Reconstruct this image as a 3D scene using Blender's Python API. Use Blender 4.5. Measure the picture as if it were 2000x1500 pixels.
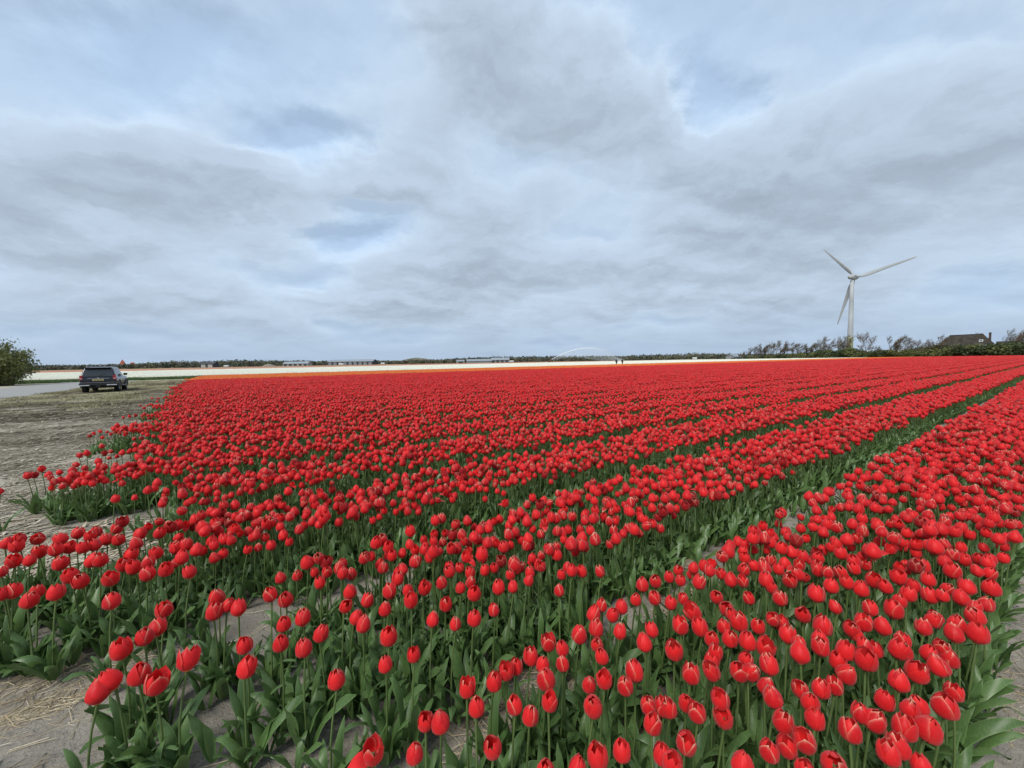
import bpy, bmesh, math, random
import numpy as np
from mathutils import Vector, Matrix

for o in list(bpy.data.objects):
    bpy.data.objects.remove(o)
sc = bpy.context.scene
COL = sc.collection
R = math.radians

# ------------------------------------------------------------------ camera
H, PITCH, ROLL, FPX = 1.65, R(3.4), R(0.95), 751.0      # FPX: focal length for a 2000 px wide frame
cd = bpy.data.cameras.new('camera')
cam = bpy.data.objects.new('camera', cd)
COL.objects.link(cam)
cf = Vector((0, math.cos(PITCH), -math.sin(PITCH)))
r0 = Vector((1, 0, 0)); u0 = Vector((0, math.sin(PITCH), math.cos(PITCH)))
cr = r0 * math.cos(ROLL) - u0 * math.sin(ROLL)
cu = u0 * math.cos(ROLL) + r0 * math.sin(ROLL)
cam.matrix_world = Matrix(((cr.x, cu.x, -cf.x, 0), (cr.y, cu.y, -cf.y, 0), (cr.z, cu.z, -cf.z, H), (0, 0, 0, 1)))
cd.sensor_width = 36.0
cd.lens = 36.0 * FPX / 2000.0
cd.clip_start = 0.05
cd.clip_end = 20000
sc.camera = cam

def frame_px(p):
    q = Vector(p) - Vector((0, 0, H))
    z = q.dot(cf)
    if z < 0.05:
        return (-9999, -9999)
    return (1000 + FPX * q.dot(cr) / z, 750 - FPX * q.dot(cu) / z)

# ------------------------------------------------------------------ node helper
class NT:
    def __init__(s, tree):
        s.t = tree; s.n = tree.nodes; s.l = tree.links
    def put(s, sock, v):
        if isinstance(v, bpy.types.NodeSocket):
            s.l.new(v, sock)
        elif v is not None:
            if sock.type == 'RGBA' and len(v) == 3:
                v = (*v, 1)
            sock.default_value = v
    def m(s, op, a, b=None, c=None, clamp=False):
        n = s.n.new('ShaderNodeMath'); n.operation = op; n.use_clamp = clamp
        s.put(n.inputs[0], a); s.put(n.inputs[1], b); s.put(n.inputs[2], c)
        return n.outputs[0]
    def vm(s, op, a, b=None):
        n = s.n.new('ShaderNodeVectorMath'); n.operation = op
        s.put(n.inputs[0], a)
        if op == 'SCALE': s.put(n.inputs['Scale'], b)
        else: s.put(n.inputs[1], b)
        return n.outputs['Value'] if op in ('LENGTH', 'DOT_PRODUCT', 'DISTANCE') else n.outputs['Vector']
    def mix(s, f, a, b, mode='MIX'):
        n = s.n.new('ShaderNodeMix'); n.data_type = 'RGBA'; n.blend_type = mode
        s.put(n.inputs['Factor'], f); s.put(n.inputs[6], a); s.put(n.inputs[7], b)
        return n.outputs[2]
    def noise(s, v, scale, detail=4, rough=.55, dist=0.0, dim='3D'):
        n = s.n.new('ShaderNodeTexNoise'); n.noise_dimensions = dim
        s.put(n.inputs['Vector'], v); n.inputs['Scale'].default_value = scale
        n.inputs['Detail'].default_value = detail; n.inputs['Roughness'].default_value = rough
        n.inputs['Distortion'].default_value = dist
        return n.outputs['Fac']
    def rng(s, v, a, b, c=0.0, d=1.0, kind='SMOOTHSTEP'):
        n = s.n.new('ShaderNodeMapRange'); n.interpolation_type = kind
        s.put(n.inputs['Value'], v)
        for i, k in enumerate((a, b, c, d)): n.inputs[i + 1].default_value = k
        return n.outputs[0]
    def ramp(s, v, stops):
        n = s.n.new('ShaderNodeValToRGB'); s.put(n.inputs[0], v)
        e = n.color_ramp.elements
        while len(e) < len(stops): e.new(0.5)
        for k, (p, c) in enumerate(stops):
            e[k].position = p; e[k].color = (*c, 1)
        return n.outputs[0]
    def sep(s, v):
        n = s.n.new('ShaderNodeSeparateXYZ'); s.put(n.inputs[0], v); return n.outputs
    def comb(s, x, y, z):
        n = s.n.new('ShaderNodeCombineXYZ')
        s.put(n.inputs[0], x); s.put(n.inputs[1], y); s.put(n.inputs[2], z); return n.outputs[0]
    def mapping(s, v, loc=(0, 0, 0), rot=(0, 0, 0), scale=(1, 1, 1)):
        n = s.n.new('ShaderNodeMapping'); s.put(n.inputs[0], v)
        n.inputs[1].default_value = loc; n.inputs[2].default_value = rot; n.inputs[3].default_value = scale
        return n.outputs[0]
    def coord(s, k):
        return s.n.new('ShaderNodeTexCoord').outputs[k]
    def attr(s, name, out='Color'):
        n = s.n.new('ShaderNodeAttribute'); n.attribute_name = name; return n.outputs[out]
    def bump(s, h, strength=.5, dist=.01):
        n = s.n.new('ShaderNodeBump'); s.put(n.inputs['Height'], h)
        n.inputs['Strength'].default_value = strength; n.inputs['Distance'].default_value = dist
        return n.outputs[0]

# ------------------------------------------------------------------ sky, sun, exposure
SUN_EL, SUN_AZ = R(50), R(215)          # azimuth clockwise from +Y: behind the camera, to the left
w = bpy.data.worlds.new('World'); sc.world = w; w.use_nodes = True
T = NT(w.node_tree); T.n.clear()
sky = T.n.new('ShaderNodeTexSky'); sky.sky_type = 'NISHITA'; sky.sun_disc = False
sky.sun_elevation = SUN_EL; sky.sun_rotation = SUN_AZ; sky.air_density = 1.0; sky.dust_density = 2.0
dirv = T.coord('Generated')
dx, dy, dz = T.sep(dirv)
zc = T.m('MAXIMUM', dz, 0.0)
inv = T.m('DIVIDE', 1.0, T.m('ADD', zc, 0.24))
pp = T.comb(T.m('MULTIPLY', dx, inv), T.m('MULTIPLY', dy, inv), 0.0)      # the cloud deck, seen in perspective
CLOUDS = [  # centre x, y on the deck, rotation, half sizes, weight
    (0.24, 1.10, 28, 0.42, 0.20, 0.20), (0.05, 0.92, 20, 0.30, 0.16, 0.09), (1.16, 0.98, 60, 0.24, 0.24, 0.15), (0.85, 1.32, 10, 0.45, 0.14, 0.13),
    (-1.08, 1.21, 15, 0.36, 0.17, 0.21), (-0.46, 1.41, 18, 0.27, 0.10, 0.18), (0.05, 1.98, 0, 0.85, 0.24, 0.13), (1.2, 1.85, 0, 0.8, 0.4, 0.10),
    (-1.5, 1.75, 0, 0.9, 0.35, 0.08), (0.9, 1.5, 0, 1.0, 0.6, 0.09), (0.3, 2.4, 0, 1.8, 0.5, 0.09), (-1.6, 1.3, 0, 0.4, 0.3, 0.10)]
HOLES = [(-0.98, 0.88, 0, 0.42, 0.20, 0.16), (-0.58, 1.14, 10, 0.26, 0.10, 0.16), (-0.69, 1.66, 0, 0.24, 0.12, 0.16), (0.54, 1.06, 70, 0.17, 0.09, 0.13), (0.55, 0.80, 0, 0.3, 0.14, 0.07),
         (-0.3, 0.85, 0, 0.3, 0.2, 0.05)]
def density(v):
    wn = T.n.new('ShaderNodeTexNoise'); wn.inputs['Scale'].default_value = 3.4; wn.inputs['Detail'].default_value = 8; wn.inputs['Roughness'].default_value = .60
    T.l.new(v, wn.inputs['Vector'])
    q = T.vm('ADD', v, T.vm('SCALE', T.vm('SUBTRACT', wn.outputs['Color'], (0.5, 0.5, 0.5)), 0.36))
    d = T.m('MULTIPLY', T.noise(q, 1.4, 2, 0.5, dim='2D'), 0.50)
    for lst, sg in ((CLOUDS, 1), (HOLES, -1)):
        for (cx, cy_, ro, sx, sy, k) in lst:
            u = T.mapping(T.vm('SUBTRACT', q, (cx, cy_, 0)), (0, 0, 0), (0, 0, R(-ro)), (1, 1, 1))
            u = T.vm('DIVIDE', u, (sx, sy, 1))
            d = T.m('ADD', d, T.m('MULTIPLY', T.rng(T.vm('LENGTH', u), 1.2, 0.3), sg * k))
    body = T.rng(d, 0.20, 0.36)                                # wisps are faint in clear air and strong in cloud
    streak = T.noise(T.mapping(q, scale=(.85, 1.15, 1)), 4.6, 9, 0.62, dim='2D')
    d = T.m('ADD', d, T.m('MULTIPLY', T.m('SUBTRACT', streak, 0.5), T.m('ADD', 0.09, T.m('MULTIPLY', body, 0.28))))
    return T.m('ADD', d, 0.25)
dens = density(pp)
above = density(T.vm('SCALE', pp, 0.95))                      # the deck a little nearer the zenith
relief = T.m('SUBTRACT', dens, above)                         # tops of the clouds catch the light, undersides do not
ccol = T.ramp(dens, [(0.32, (2.00, 2.68, 3.62)), (0.42, (2.22, 2.86, 3.68)), (0.485, (2.44, 3.00, 3.66)), (0.53, (2.20, 2.68, 3.26)), (0.63, (2.02, 2.45, 3.00)), (0.78, (1.82, 2.21, 2.70))])
ccol = T.vm('SCALE', ccol, T.rng(relief, -0.10, 0.10, 0.91, 1.25, 'LINEAR'))
amt = T.rng(dens, 0.34, 0.50, 0.95, 0.99)
skyc = T.mix(amt, sky.outputs[0], ccol)
hz = T.rng(dz, 0.0, 0.15, 0.75, 0.0)
skyc = T.mix(hz, skyc, (1.95, 2.52, 3.30))
below = T.rng(dz, -0.02, 0.0, 1.0, 0.0)
skyc = T.mix(below, skyc, (0.8, 0.76, 0.68))
bg = T.n.new('ShaderNodeBackground'); bg.inputs['Strength'].default_value = 0.10
T.l.new(skyc, bg.inputs['Color'])
wo = T.n.new('ShaderNodeOutputWorld'); T.l.new(bg.outputs[0], wo.inputs['Surface'])

ld = bpy.data.lights.new('sun', 'SUN'); ld.energy = 1.5; ld.angle = R(24); ld.color = (1.0, 0.96, 0.90)
lo = bpy.data.objects.new('sun', ld); COL.objects.link(lo)
sd = Vector((math.sin(SUN_AZ) * math.cos(SUN_EL), math.cos(SUN_AZ) * math.cos(SUN_EL), math.sin(SUN_EL)))
lo.rotation_euler = sd.to_track_quat('Z', 'Y').to_euler()
lo.location = (0, 0, 60)

vs = sc.view_settings
vs.view_transform = 'Standard'; vs.look = 'None'; vs.gamma = 1.0; vs.exposure = 1.10; vs.use_curve_mapping = False
cy = sc.cycles
cy.max_bounces = 8; cy.diffuse_bounces = 4; cy.transparent_max_bounces = 16; cy.transmission_bounces = 4
cy.caustics_reflective = False; cy.caustics_refractive = False

# ------------------------------------------------------------------ field axes: D along the beds, N across them
D = Vector((0.82752, 0.56143, 0)); N = Vector((-0.56143, 0.82752, 0))
def TD(t, d, z=0.0):
    return D * t + N * d + Vector((0, 0, z))
BED_ROT = math.atan2(D.y, D.x)
PITCHB, BED0, BEDW = 1.40, 0.31, 0.93
def bed_end(d):
    k = int((d - BED0 + .18) / PITCHB)
    return (0.30, -0.50, -1.35, -0.62, -1.75, -1.45, -1.30, -2.2, -1.7)[k] if k < 9 else -2.0 - .05 * (d - 12) + .35 * math.sin(k * 2.1)

# ------------------------------------------------------------------ object helpers
def link(name, me, parent=None, loc=(0, 0, 0), rot=(0, 0, 0), scale=(1, 1, 1)):
    o = bpy.data.objects.new(name, me); COL.objects.link(o)
    o.location = loc; o.rotation_euler = rot; o.scale = scale
    if parent is not None: o.parent = parent
    return o
def tag(o, label, cat=None, group=None, kind=None):
    o['label'] = label
    if cat: o['category'] = cat
    if group: o['group'] = group
    if kind: o['kind'] = kind
    return o
def root(name, loc, label, cat, group=None, rz=0.0):
    return tag(link(name, None, None, loc, (0, 0, rz)), label, cat, group)
def copy_tree(o, parent=None):
    c = o.copy(); COL.objects.link(c)
    if parent is not None: c.parent = parent
    for ch in list(o.children): copy_tree(ch, c)
    return c

class MB:
    """collects vertices, faces, a colour per vertex and a material per face"""
    def __init__(s): s.v = []; s.f = []; s.c = []; s.mi = []
    def add(s, vs_, fs, col=(0, 0, 0, 1), mi=0):
        b = len(s.v); s.v.extend(vs_)
        if len(col) == len(vs_) and hasattr(col[0], '__len__'): s.c.extend(col)
        else: s.c.extend([col] * len(vs_))
        s.f.extend([tuple(b + i for i in f) for f in fs]); s.mi.extend([mi] * len(fs))
    def box(s, x0, x1, y0, y1, z0, z1, col=(0, 0, 0, 1), mi=0):
        s.add([(x0, y0, z0), (x1, y0, z0), (x1, y1, z0), (x0, y1, z0), (x0, y0, z1), (x1, y0, z1), (x1, y1, z1), (x0, y1, z1)],
              [(0, 3, 2, 1), (4, 5, 6, 7), (0, 1, 5, 4), (1, 2, 6, 5), (2, 3, 7, 6), (3, 0, 4, 7)], col, mi)
    def tube(s, pts, rad, n=5, col=(0, 0, 0, 1), cap=True, mi=0):
        P = [Vector(p) for p in pts]; vs_ = []; fs = []
        for i, p in enumerate(P):
            tdir = (P[min(i + 1, len(P) - 1)] - P[max(i - 1, 0)])
            if tdir.length < 1e-9: tdir = Vector((0, 0, 1))
            tdir.normalize()
            a = tdir.cross(Vector((0, 0, 1)))
            if a.length < 1e-3: a = Vector((1, 0, 0))
            a.normalize(); b = tdir.cross(a)
            rr = rad[i] if hasattr(rad, '__len__') else rad
            for k in range(n):
                th = 2 * math.pi * k / n
                vs_.append(tuple(p + (a * math.cos(th) + b * math.sin(th)) * rr))
        for i in range(len(P) - 1):
            for k in range(n):
                fs.append((i * n + k, i * n + (k + 1) % n, (i + 1) * n + (k + 1) % n, (i + 1) * n + k))
        if cap:
            fs.append(tuple(range(n - 1, -1, -1))); fs.append(tuple((len(P) - 1) * n + k for k in range(n)))
        s.add(vs_, fs, col, mi)
    def mesh(s, name, mats, smooth=False, cname='pc'):
        me = bpy.data.meshes.new(name); me.from_pydata([tuple(v) for v in s.v], [], s.f)
        for m_ in (mats if isinstance(mats, (list, tuple)) else [mats]): me.materials.append(m_)
        if s.c:
            a = me.color_attributes.new(cname, 'FLOAT_COLOR', 'POINT')
            a.data.foreach_set('color', np.array([(*c[:3], 1.0) for c in s.c], dtype=np.float32).ravel())
        if smooth: me.polygons.foreach_set('use_smooth', [True] * len(me.polygons))
        if any(s.mi): me.polygons.foreach_set('material_index', s.mi)
        me.update(); return me

def grid_faces(nu, nv):
    return [(j * (nu + 1) + i, j * (nu + 1) + i + 1, (j + 1) * (nu + 1) + i + 1, (j + 1) * (nu + 1) + i) for j in range(nv) for i in range(nu)]

# ------------------------------------------------------------------ materials
def mat(name):
    m = bpy.data.materials.new(name); m.use_nodes = True
    t = NT(m.node_tree); t.n.clear()
    out = t.n.new('ShaderNodeOutputMaterial')
    return m, t, out
def principled(t, col, rough=.6, spec=.5, metal=0.0, normal=None, **kw):
    p = t.n.new('ShaderNodeBsdfPrincipled')
    t.put(p.inputs['Base Color'], col); t.put(p.inputs['Roughness'], rough)
    t.put(p.inputs['Specular IOR Level'], spec); t.put(p.inputs['Metallic'], metal)
    if normal is not None: t.put(p.inputs['Normal'], normal)
    for k, v in kw.items(): t.put(p.inputs[k.replace('_', ' ')], v)
    return p
def simple(name, col, rough=.6, spec=.4, metal=0.0, var=.12, vscale=3.0, bump=0.0, **kw):
    m, t, out = mat(name)
    n = t.noise(t.coord('Object'), vscale, 5)
    c = t.mix(t.rng(n, .3, .7), tuple(x * (1 - var) for x in col), tuple(min(1, x * (1 + var)) for x in col))
    nm = t.bump(t.noise(t.coord('Object'), vscale * 6, 4), bump, .02) if bump else None
    p = principled(t, c, rough, spec, metal, nm, **kw)
    t.l.new(p.outputs[0], out.inputs['Surface']); return m

def petal_material(name, c_a, c_b, edge, base, trans):
    m, t, out = mat(name)
    at = t.attr('pc'); e, v, rb = t.sep(at)
    oi = t.n.new('ShaderNodeObjectInfo').outputs['Random']
    rnd = t.m('FRACT', t.m('ADD', rb, oi))
    c = t.mix(rnd, c_a, c_b)
    c = t.mix(t.rng(rb, .06, .04), c, tuple(x * .32 for x in c_b))
    fine = t.noise(t.mapping(t.coord('Object'), scale=(1, 1, .15)), 420, 2)
    c = t.mix(t.m('MULTIPLY', t.rng(fine, .35, .75), .40), c, tuple(min(1, x * 1.25 + .01) for x in c_a))
    ef = t.m('MULTIPLY', t.m('POWER', e, 3.0), t.rng(rnd, .55, 1.0, .04, .95))
    c = t.mix(ef, c, edge)
    c = t.mix(t.rng(v, .10, .0, 0, .8), c, base)
    p = principled(t, c, .50, .28, 0, None, Sheen_Weight=.22, Sheen_Tint=(1, .5, .5, 1), Sheen_Roughness=.55)
    tr = t.n.new('ShaderNodeBsdfTranslucent'); t.put(tr.inputs['Color'], t.mix(.4, c, trans))
    ms = t.n.new('ShaderNodeMixShader'); ms.inputs[0].default_value = .27
    t.l.new(p.outputs[0], ms.inputs[1]); t.l.new(tr.outputs[0], ms.inputs[2]); t.l.new(ms.outputs[0], out.inputs['Surface'])
    return m
def leaf_material(name, a, b, rough=.42, trans=.22, attr='pc'):
    m, t, out = mat(name)
    e, v, rb = t.sep(t.attr(attr))
    oi = t.n.new('ShaderNodeObjectInfo').outputs['Random']
    rnd = t.m('FRACT', t.m('ADD', rb, oi))
    n = t.noise(t.coord('Object'), 14, 3)
    c = t.mix(t.m('MULTIPLY', t.m('ADD', rnd, n), .5), a, b)
    vein = t.noise(t.mapping(t.coord('Object'), scale=(1, 1, .1)), 160, 2)
    c = t.mix(t.m('MULTIPLY', t.rng(vein, .45, .7), .22), c, tuple(min(1, x * 1.7 + .01) for x in b))
    c = t.mix(t.rng(e, .8, 1.0, 0, .35), c, tuple(min(1, x * 2.0 + .01) for x in b))
    p = principled(t, c, rough, .45)
    tr = t.n.new('ShaderNodeBsdfTranslucent'); t.put(tr.inputs['Color'], t.mix(.5, c, tuple(min(1, x * 1.8) for x in b)))
    ms = t.n.new('ShaderNodeMixShader'); ms.inputs[0].default_value = trans
    t.l.new(p.outputs[0], ms.inputs[1]); t.l.new(tr.outputs[0], ms.inputs[2]); t.l.new(ms.outputs[0], out.inputs['Surface'])
    return m

M = {}
M['petal'] = petal_material('red_petal', (.76, .015, .017), (.50, .005, .009), (.92, .62, .42), (.55, .42, .10), (.9, .03, .02))
M['petal_o'] = petal_material('orange_petal', (.80, .22, .03), (.74, .16, .025), (.85, .40, .08), (.5, .4, .1), (.9, .25, .03))
M['petal_w'] = petal_material('white_petal', (.88, .87, .76), (.86, .87, .72), (.9, .9, .8), (.6, .65, .3), (.9, .9, .75))
M['petal_p'] = petal_material('dusky_pink_petal', (.50, .16, .11), (.42, .11, .08), (.6, .3, .2), (.4, .3, .1), (.6, .2, .12))
M['leaf'] = leaf_material('tulip_leaf', (.052, .106, .028), (.108, .185, .056))
M['stem'] = leaf_material('tulip_stem', (.085, .14, .04), (.12, .17, .055), trans=.05)
M['pistil'] = simple('pistil', (.10, .09, .03))

# ------------------------------------------------------------------ ground
NOISE_TABS = {}
def value_noise(x, y, seed, scale):
    if seed not in NOISE_TABS: NOISE_TABS[seed] = np.random.default_rng(seed).random((256, 256))
    tab = NOISE_TABS[seed]
    x = x * scale; y = y * scale
    xi = np.floor(x).astype(int); yi = np.floor(y).astype(int); fx = x - xi; fy = y - yi
    fx = fx * fx * (3 - 2 * fx); fy = fy * fy * (3 - 2 * fy)
    g = lambda a, b: tab[a % 256, b % 256]
    return (g(xi, yi) * (1 - fx) + g(xi + 1, yi) * fx) * (1 - fy) + (g(xi, yi + 1) * (1 - fx) + g(xi + 1, yi + 1) * fx) * fy
def ground_height(x, y):
    r_ = np.hypot(x, y)
    k = np.clip((14 - r_) / 8, 0, 1)
    d = x * N.x + y * N.y; t = x * D.x + y * D.y
    h = (value_noise(x, y, 1, 1.3) - .5) * .035 + (value_noise(x, y, 2, 4.5) - .5) * .022 + (value_noise(x, y, 3, 11) - .5) * .024
    rut = np.exp(-((((d - 0.09 + .7) % PITCHB) - .7) / .12) ** 2) * .035        # the furrow between two beds
    return (h - rut) * k
def axis_steps():
    a = list(np.arange(-4.0, 5.0, .05)); s = .05; x = a[-1]; up = []
    while x < 6000:
        s *= 1.12; x += s; up.append(x)
    s = .05; x = a[0]; dn = []
    while x > -6000:
        s *= 1.12; x -= s; dn.append(x)
    return np.array(dn[::-1] + a + up)
gx = axis_steps(); gy = axis_steps()
GX, GY = np.meshgrid(gx, gy)
GZ = ground_height(GX, GY)
verts = np.stack([GX.ravel(), GY.ravel(), GZ.ravel()], 1)
nx = len(gx); ny = len(gy)
ii = np.arange((ny - 1) * (nx - 1)); jj = ii // (nx - 1); kk = ii % (nx - 1); b0 = jj * nx + kk
faces = np.stack([b0, b0 + 1, b0 + 1 + nx, b0 + nx], 1)
gm = bpy.data.meshes.new('ground')
gm.vertices.add(len(verts)); gm.vertices.foreach_set('co', verts.ravel())
gm.loops.add(faces.size); gm.loops.foreach_set('vertex_index', faces.ravel().astype(np.int32))
gm.polygons.add(len(faces)); gm.polygons.foreach_set('loop_start', np.arange(0, faces.size, 4, dtype=np.int32))
gm.polygons.foreach_set('use_smooth', np.ones(len(faces), dtype=bool))
gm.update(); gm.validate()
m, t, out = mat('sandy_soil')
pos = t.coord('Object')
dd = t.vm('DOT_PRODUCT', pos, tuple(N)); tt = t.vm('DOT_PRODUCT', pos, tuple(D))
fld = t.comb(tt, dd, 0.0)
n1 = t.noise(pos, .6, 5); n2 = t.noise(pos, 7, 6, .6); n3 = t.noise(pos, 60, 5, .65)
damp = t.noise(pos, 1.6, 5, .6)
c = t.mix(t.rng(n1, .3, .7), (.235, .212, .175), (.335, .305, .255))
c = t.mix(t.m('MULTIPLY', t.rng(n2, .40, .70), .55), c, (.15, .13, .105))
c = t.mix(t.m('MULTIPLY', t.rng(n3, .50, .78), .35), c, (.36, .33, .285))
c = t.mix(t.m('MULTIPLY', t.rng(damp, .52, .68), .45), c, (.135, .118, .095))
st1 = t.noise(t.mapping(fld, rot=(0, 0, .25), scale=(9, 70, 1)), 1.0, 3, .6)         # flat trodden straw
st2 = t.noise(t.mapping(fld, rot=(0, 0, -.7), scale=(7, 60, 1)), 1.0, 3, .6)
stm = t.m('MAXIMUM', t.rng(st1, .58, .68), t.rng(st2, .60, .70))
c = t.mix(t.m('MULTIPLY', t.rng(tt, -1.2, -4), .6), c, (.47, .43, .355))
strawzone = t.m('MULTIPLY', t.rng(tt, -.5, -3.0), t.rng(t.noise(pos, .45, 4), .30, .58))
c = t.mix(t.m('MULTIPLY', stm, t.m('MULTIPLY', strawzone, .55)), c, (.38, .31, .19))
band = t.noise(t.mapping(fld, scale=(.25, 1.6, 1)), 1.0, 5, .6)                       # wheel-worn bands along the beds
c = t.mix(t.m('MULTIPLY', t.rng(band, .48, .66), t.m('MULTIPLY', t.rng(tt, -1, -4), .14)), c, (.20, .18, .14))
mott = t.noise(t.mapping(fld, scale=(2.2, 4.5, 1)), 1.0, 7, .72)
c = t.mix(t.m('MULTIPLY', t.rng(mott, .44, .60), t.m('MULTIPLY', t.rng(tt, -1, -3), .65)), c, (.52, .465, .37))
mot2 = t.noise(t.mapping(fld, loc=(7, 3, 0), scale=(2.6, 6, 1)), 1.0, 7, .72)
c = t.mix(t.m('MULTIPLY', t.rng(mot2, .52, .66), t.m('MULTIPLY', t.rng(tt, -1, -3), .28)), c, (.20, .18, .145))
gr = t.m('MULTIPLY', t.rng(dd, 16, 34), t.rng(t.noise(pos, .35, 6, .65), .36, .60))
gr = t.m('MULTIPLY', gr, t.rng(tt, -1, -4))
c = t.mix(t.m('MULTIPLY', gr, .25), c, (.29, .27, .17))
farm = t.rng(dd, 185, 240)
c = t.mix(farm, c, t.mix(t.rng(t.noise(pos, .012, 4), .4, .6), (.075, .085, .035), (.17, .13, .085)))
rip = t.noise(t.mapping(fld, rot=(0, 0, .15), scale=(5, 16, 1)), 1.0, 4, .6)
nm = t.bump(t.m('ADD', t.m('ADD', t.m('MULTIPLY', n2, .5), t.m('MULTIPLY', rip, .22)), t.m('ADD', t.m('MULTIPLY', n3, .35), t.m('MULTIPLY', stm, .08))), .85, .045)
p = principled(t, c, .95, .1, 0, nm); t.l.new(p.outputs[0], out.inputs['Surface'])
gm.materials.append(m)
g = link('ground', gm); tag(g, 'sandy grey soil of the tulip field and its straw strewn headland', kind='structure')

# ------------------------------------------------------------------ road
m, t, out = mat('concrete_road')
pos = t.coord('Object')
c = t.mix(t.noise(pos, .8, 6), (.235, .232, .225), (.31, .305, .29))
c = t.mix(t.m('MULTIPLY', t.rng(t.noise(pos, 9, 5), .5, .8), .4), c, (.24, .235, .22))
p = principled(t, c, .85, .2, 0, t.bump(t.noise(pos, 40, 4), .3, .01)); t.l.new(p.outputs[0], out.inputs['Surface'])
b = MB(); rgr = random.Random(5)
ds = np.linspace(-60, 66, 90); vs_ = []
for dv in ds:
    j = .18 * math.sin(dv * .9) + rgr.uniform(-.12, .12)
    for tv, z in ((-17.8 + j * .6, 0.0), (-17.7 + j * .6, .035), (-14.4, .06), (-11.45 + j, .035), (-11.35 + j, 0.0)):
        vs_.append(tuple(TD(tv - .012 * max(0, dv - 30), dv, z)))
b.add(vs_, grid_faces(4, len(ds) - 1))
tag(link('road', b.mesh('road', m)), 'pale concrete farm road beside the field', kind='structure')

# ------------------------------------------------------------------ straw litter
def straw(name, items, label):
    b = MB(); rg = random.Random(11)
    for (x, y, L, rad, a) in items:
        col = (rg.random(), rg.random(), rg.random(), 1)
        z = float(ground_height(np.array([x]), np.array([y]))[0]) + rad * .6
        bend = rg.uniform(-.25, .25) * L; tilt = rg.uniform(0, .12) * L
        ca, sa = math.cos(a), math.sin(a)
        b.tube([(x - ca * L / 2, y - sa * L / 2, z), (x - sa * bend, y + ca * bend, z + rg.uniform(0, .3) * tilt + .002),
                (x + ca * L / 2, y + sa * L / 2, z + tilt)], [rad, rad, rad * .8], 3, col, cap=False)
    m, t, out = mat('straw')
    e, v, rb = t.sep(t.attr('pc'))
    c = t.ramp(e, [(0, (.20, .15, .085)), (.4, (.34, .265, .15)), (.8, (.44, .37, .24)), (1, (.56, .50, .37))])
    p = principled(t, c, .6, .4); t.l.new(p.outputs[0], out.inputs['Surface'])
    return tag(link(name, b.mesh(name, m)), label, 'straw', kind='stuff')
rg = random.Random(21); items = []
def put(n, tr, dr, Lr=(.05, .22), keep=None, dirs=None):
    k = 0
    while k < n:
        tv = rg.uniform(*tr); dv = rg.uniform(*dr); P = TD(tv, dv)
        nz = float(value_noise(np.array([P.x]), np.array([P.y]), 9, 1.7)[0])
        if rg.random() > max(.07, (nz - .36) * 2.2): 
            k += .35; continue
        a = BED_ROT + rg.gauss(0, .95) if dirs is None else rg.uniform(0, 6.28)
        items.append((P.x, P.y, rg.uniform(*Lr), rg.uniform(.0008, .0018), a)); k += 1
put(2600, (-1.6, 3.0), (1.32, 1.75)); put(2600, (-3.2, 3.0), (2.72, 3.15)); put(700, (-4, 1), (4.1, 4.55))
put(2200, (-3.5, 0.4), (-.3, 2.9)); put(4200, (-6, -1.2), (2.0, 9), (.05, .22))
put(2600, (.6, 7), (-.9, .20)); put(1200, (-.5, 1.5), (.1, 1.3))
put(3500, (-12, -2), (5, 18), (.08, .35))
straw('straw_litter', items, 'dry pale straw scattered over the soil between and beside the beds')

# small clods
b = MB(); rg = random.Random(31)
for k in range(6500):
    if k % 3: P = TD(rg.uniform(-4, .6), rg.uniform(-.3, 5))
    else: P = TD(rg.uniform(.5, 6), rg.uniform(-.8, .25))
    s = rg.uniform(.003, .012) if rg.random() < .9 else rg.uniform(.012, .032)
    z = float(ground_height(np.array([P.x]), np.array([P.y]))[0])
    vv = [(P.x + s * rg.uniform(.7, 1.2) * a_, P.y + s * rg.uniform(.7, 1.2) * b_, z + s * .6 * c_) for a_, b_, c_ in ((1, 0, 0), (0, 1, 0), (-1, 0, 0), (0, -1, 0), (0, 0, 1))]
    b.add(vv, [(0, 1, 4), (1, 2, 4), (2, 3, 4), (3, 0, 4)])
tag(link('soil_clods', b.mesh('soil_clods', simple('soil_clod', (.22, .195, .16), .95, .1, var=.35, vscale=9))),
    'small crumbs of dry soil on the bare ground', 'soil', kind='stuff')
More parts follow.
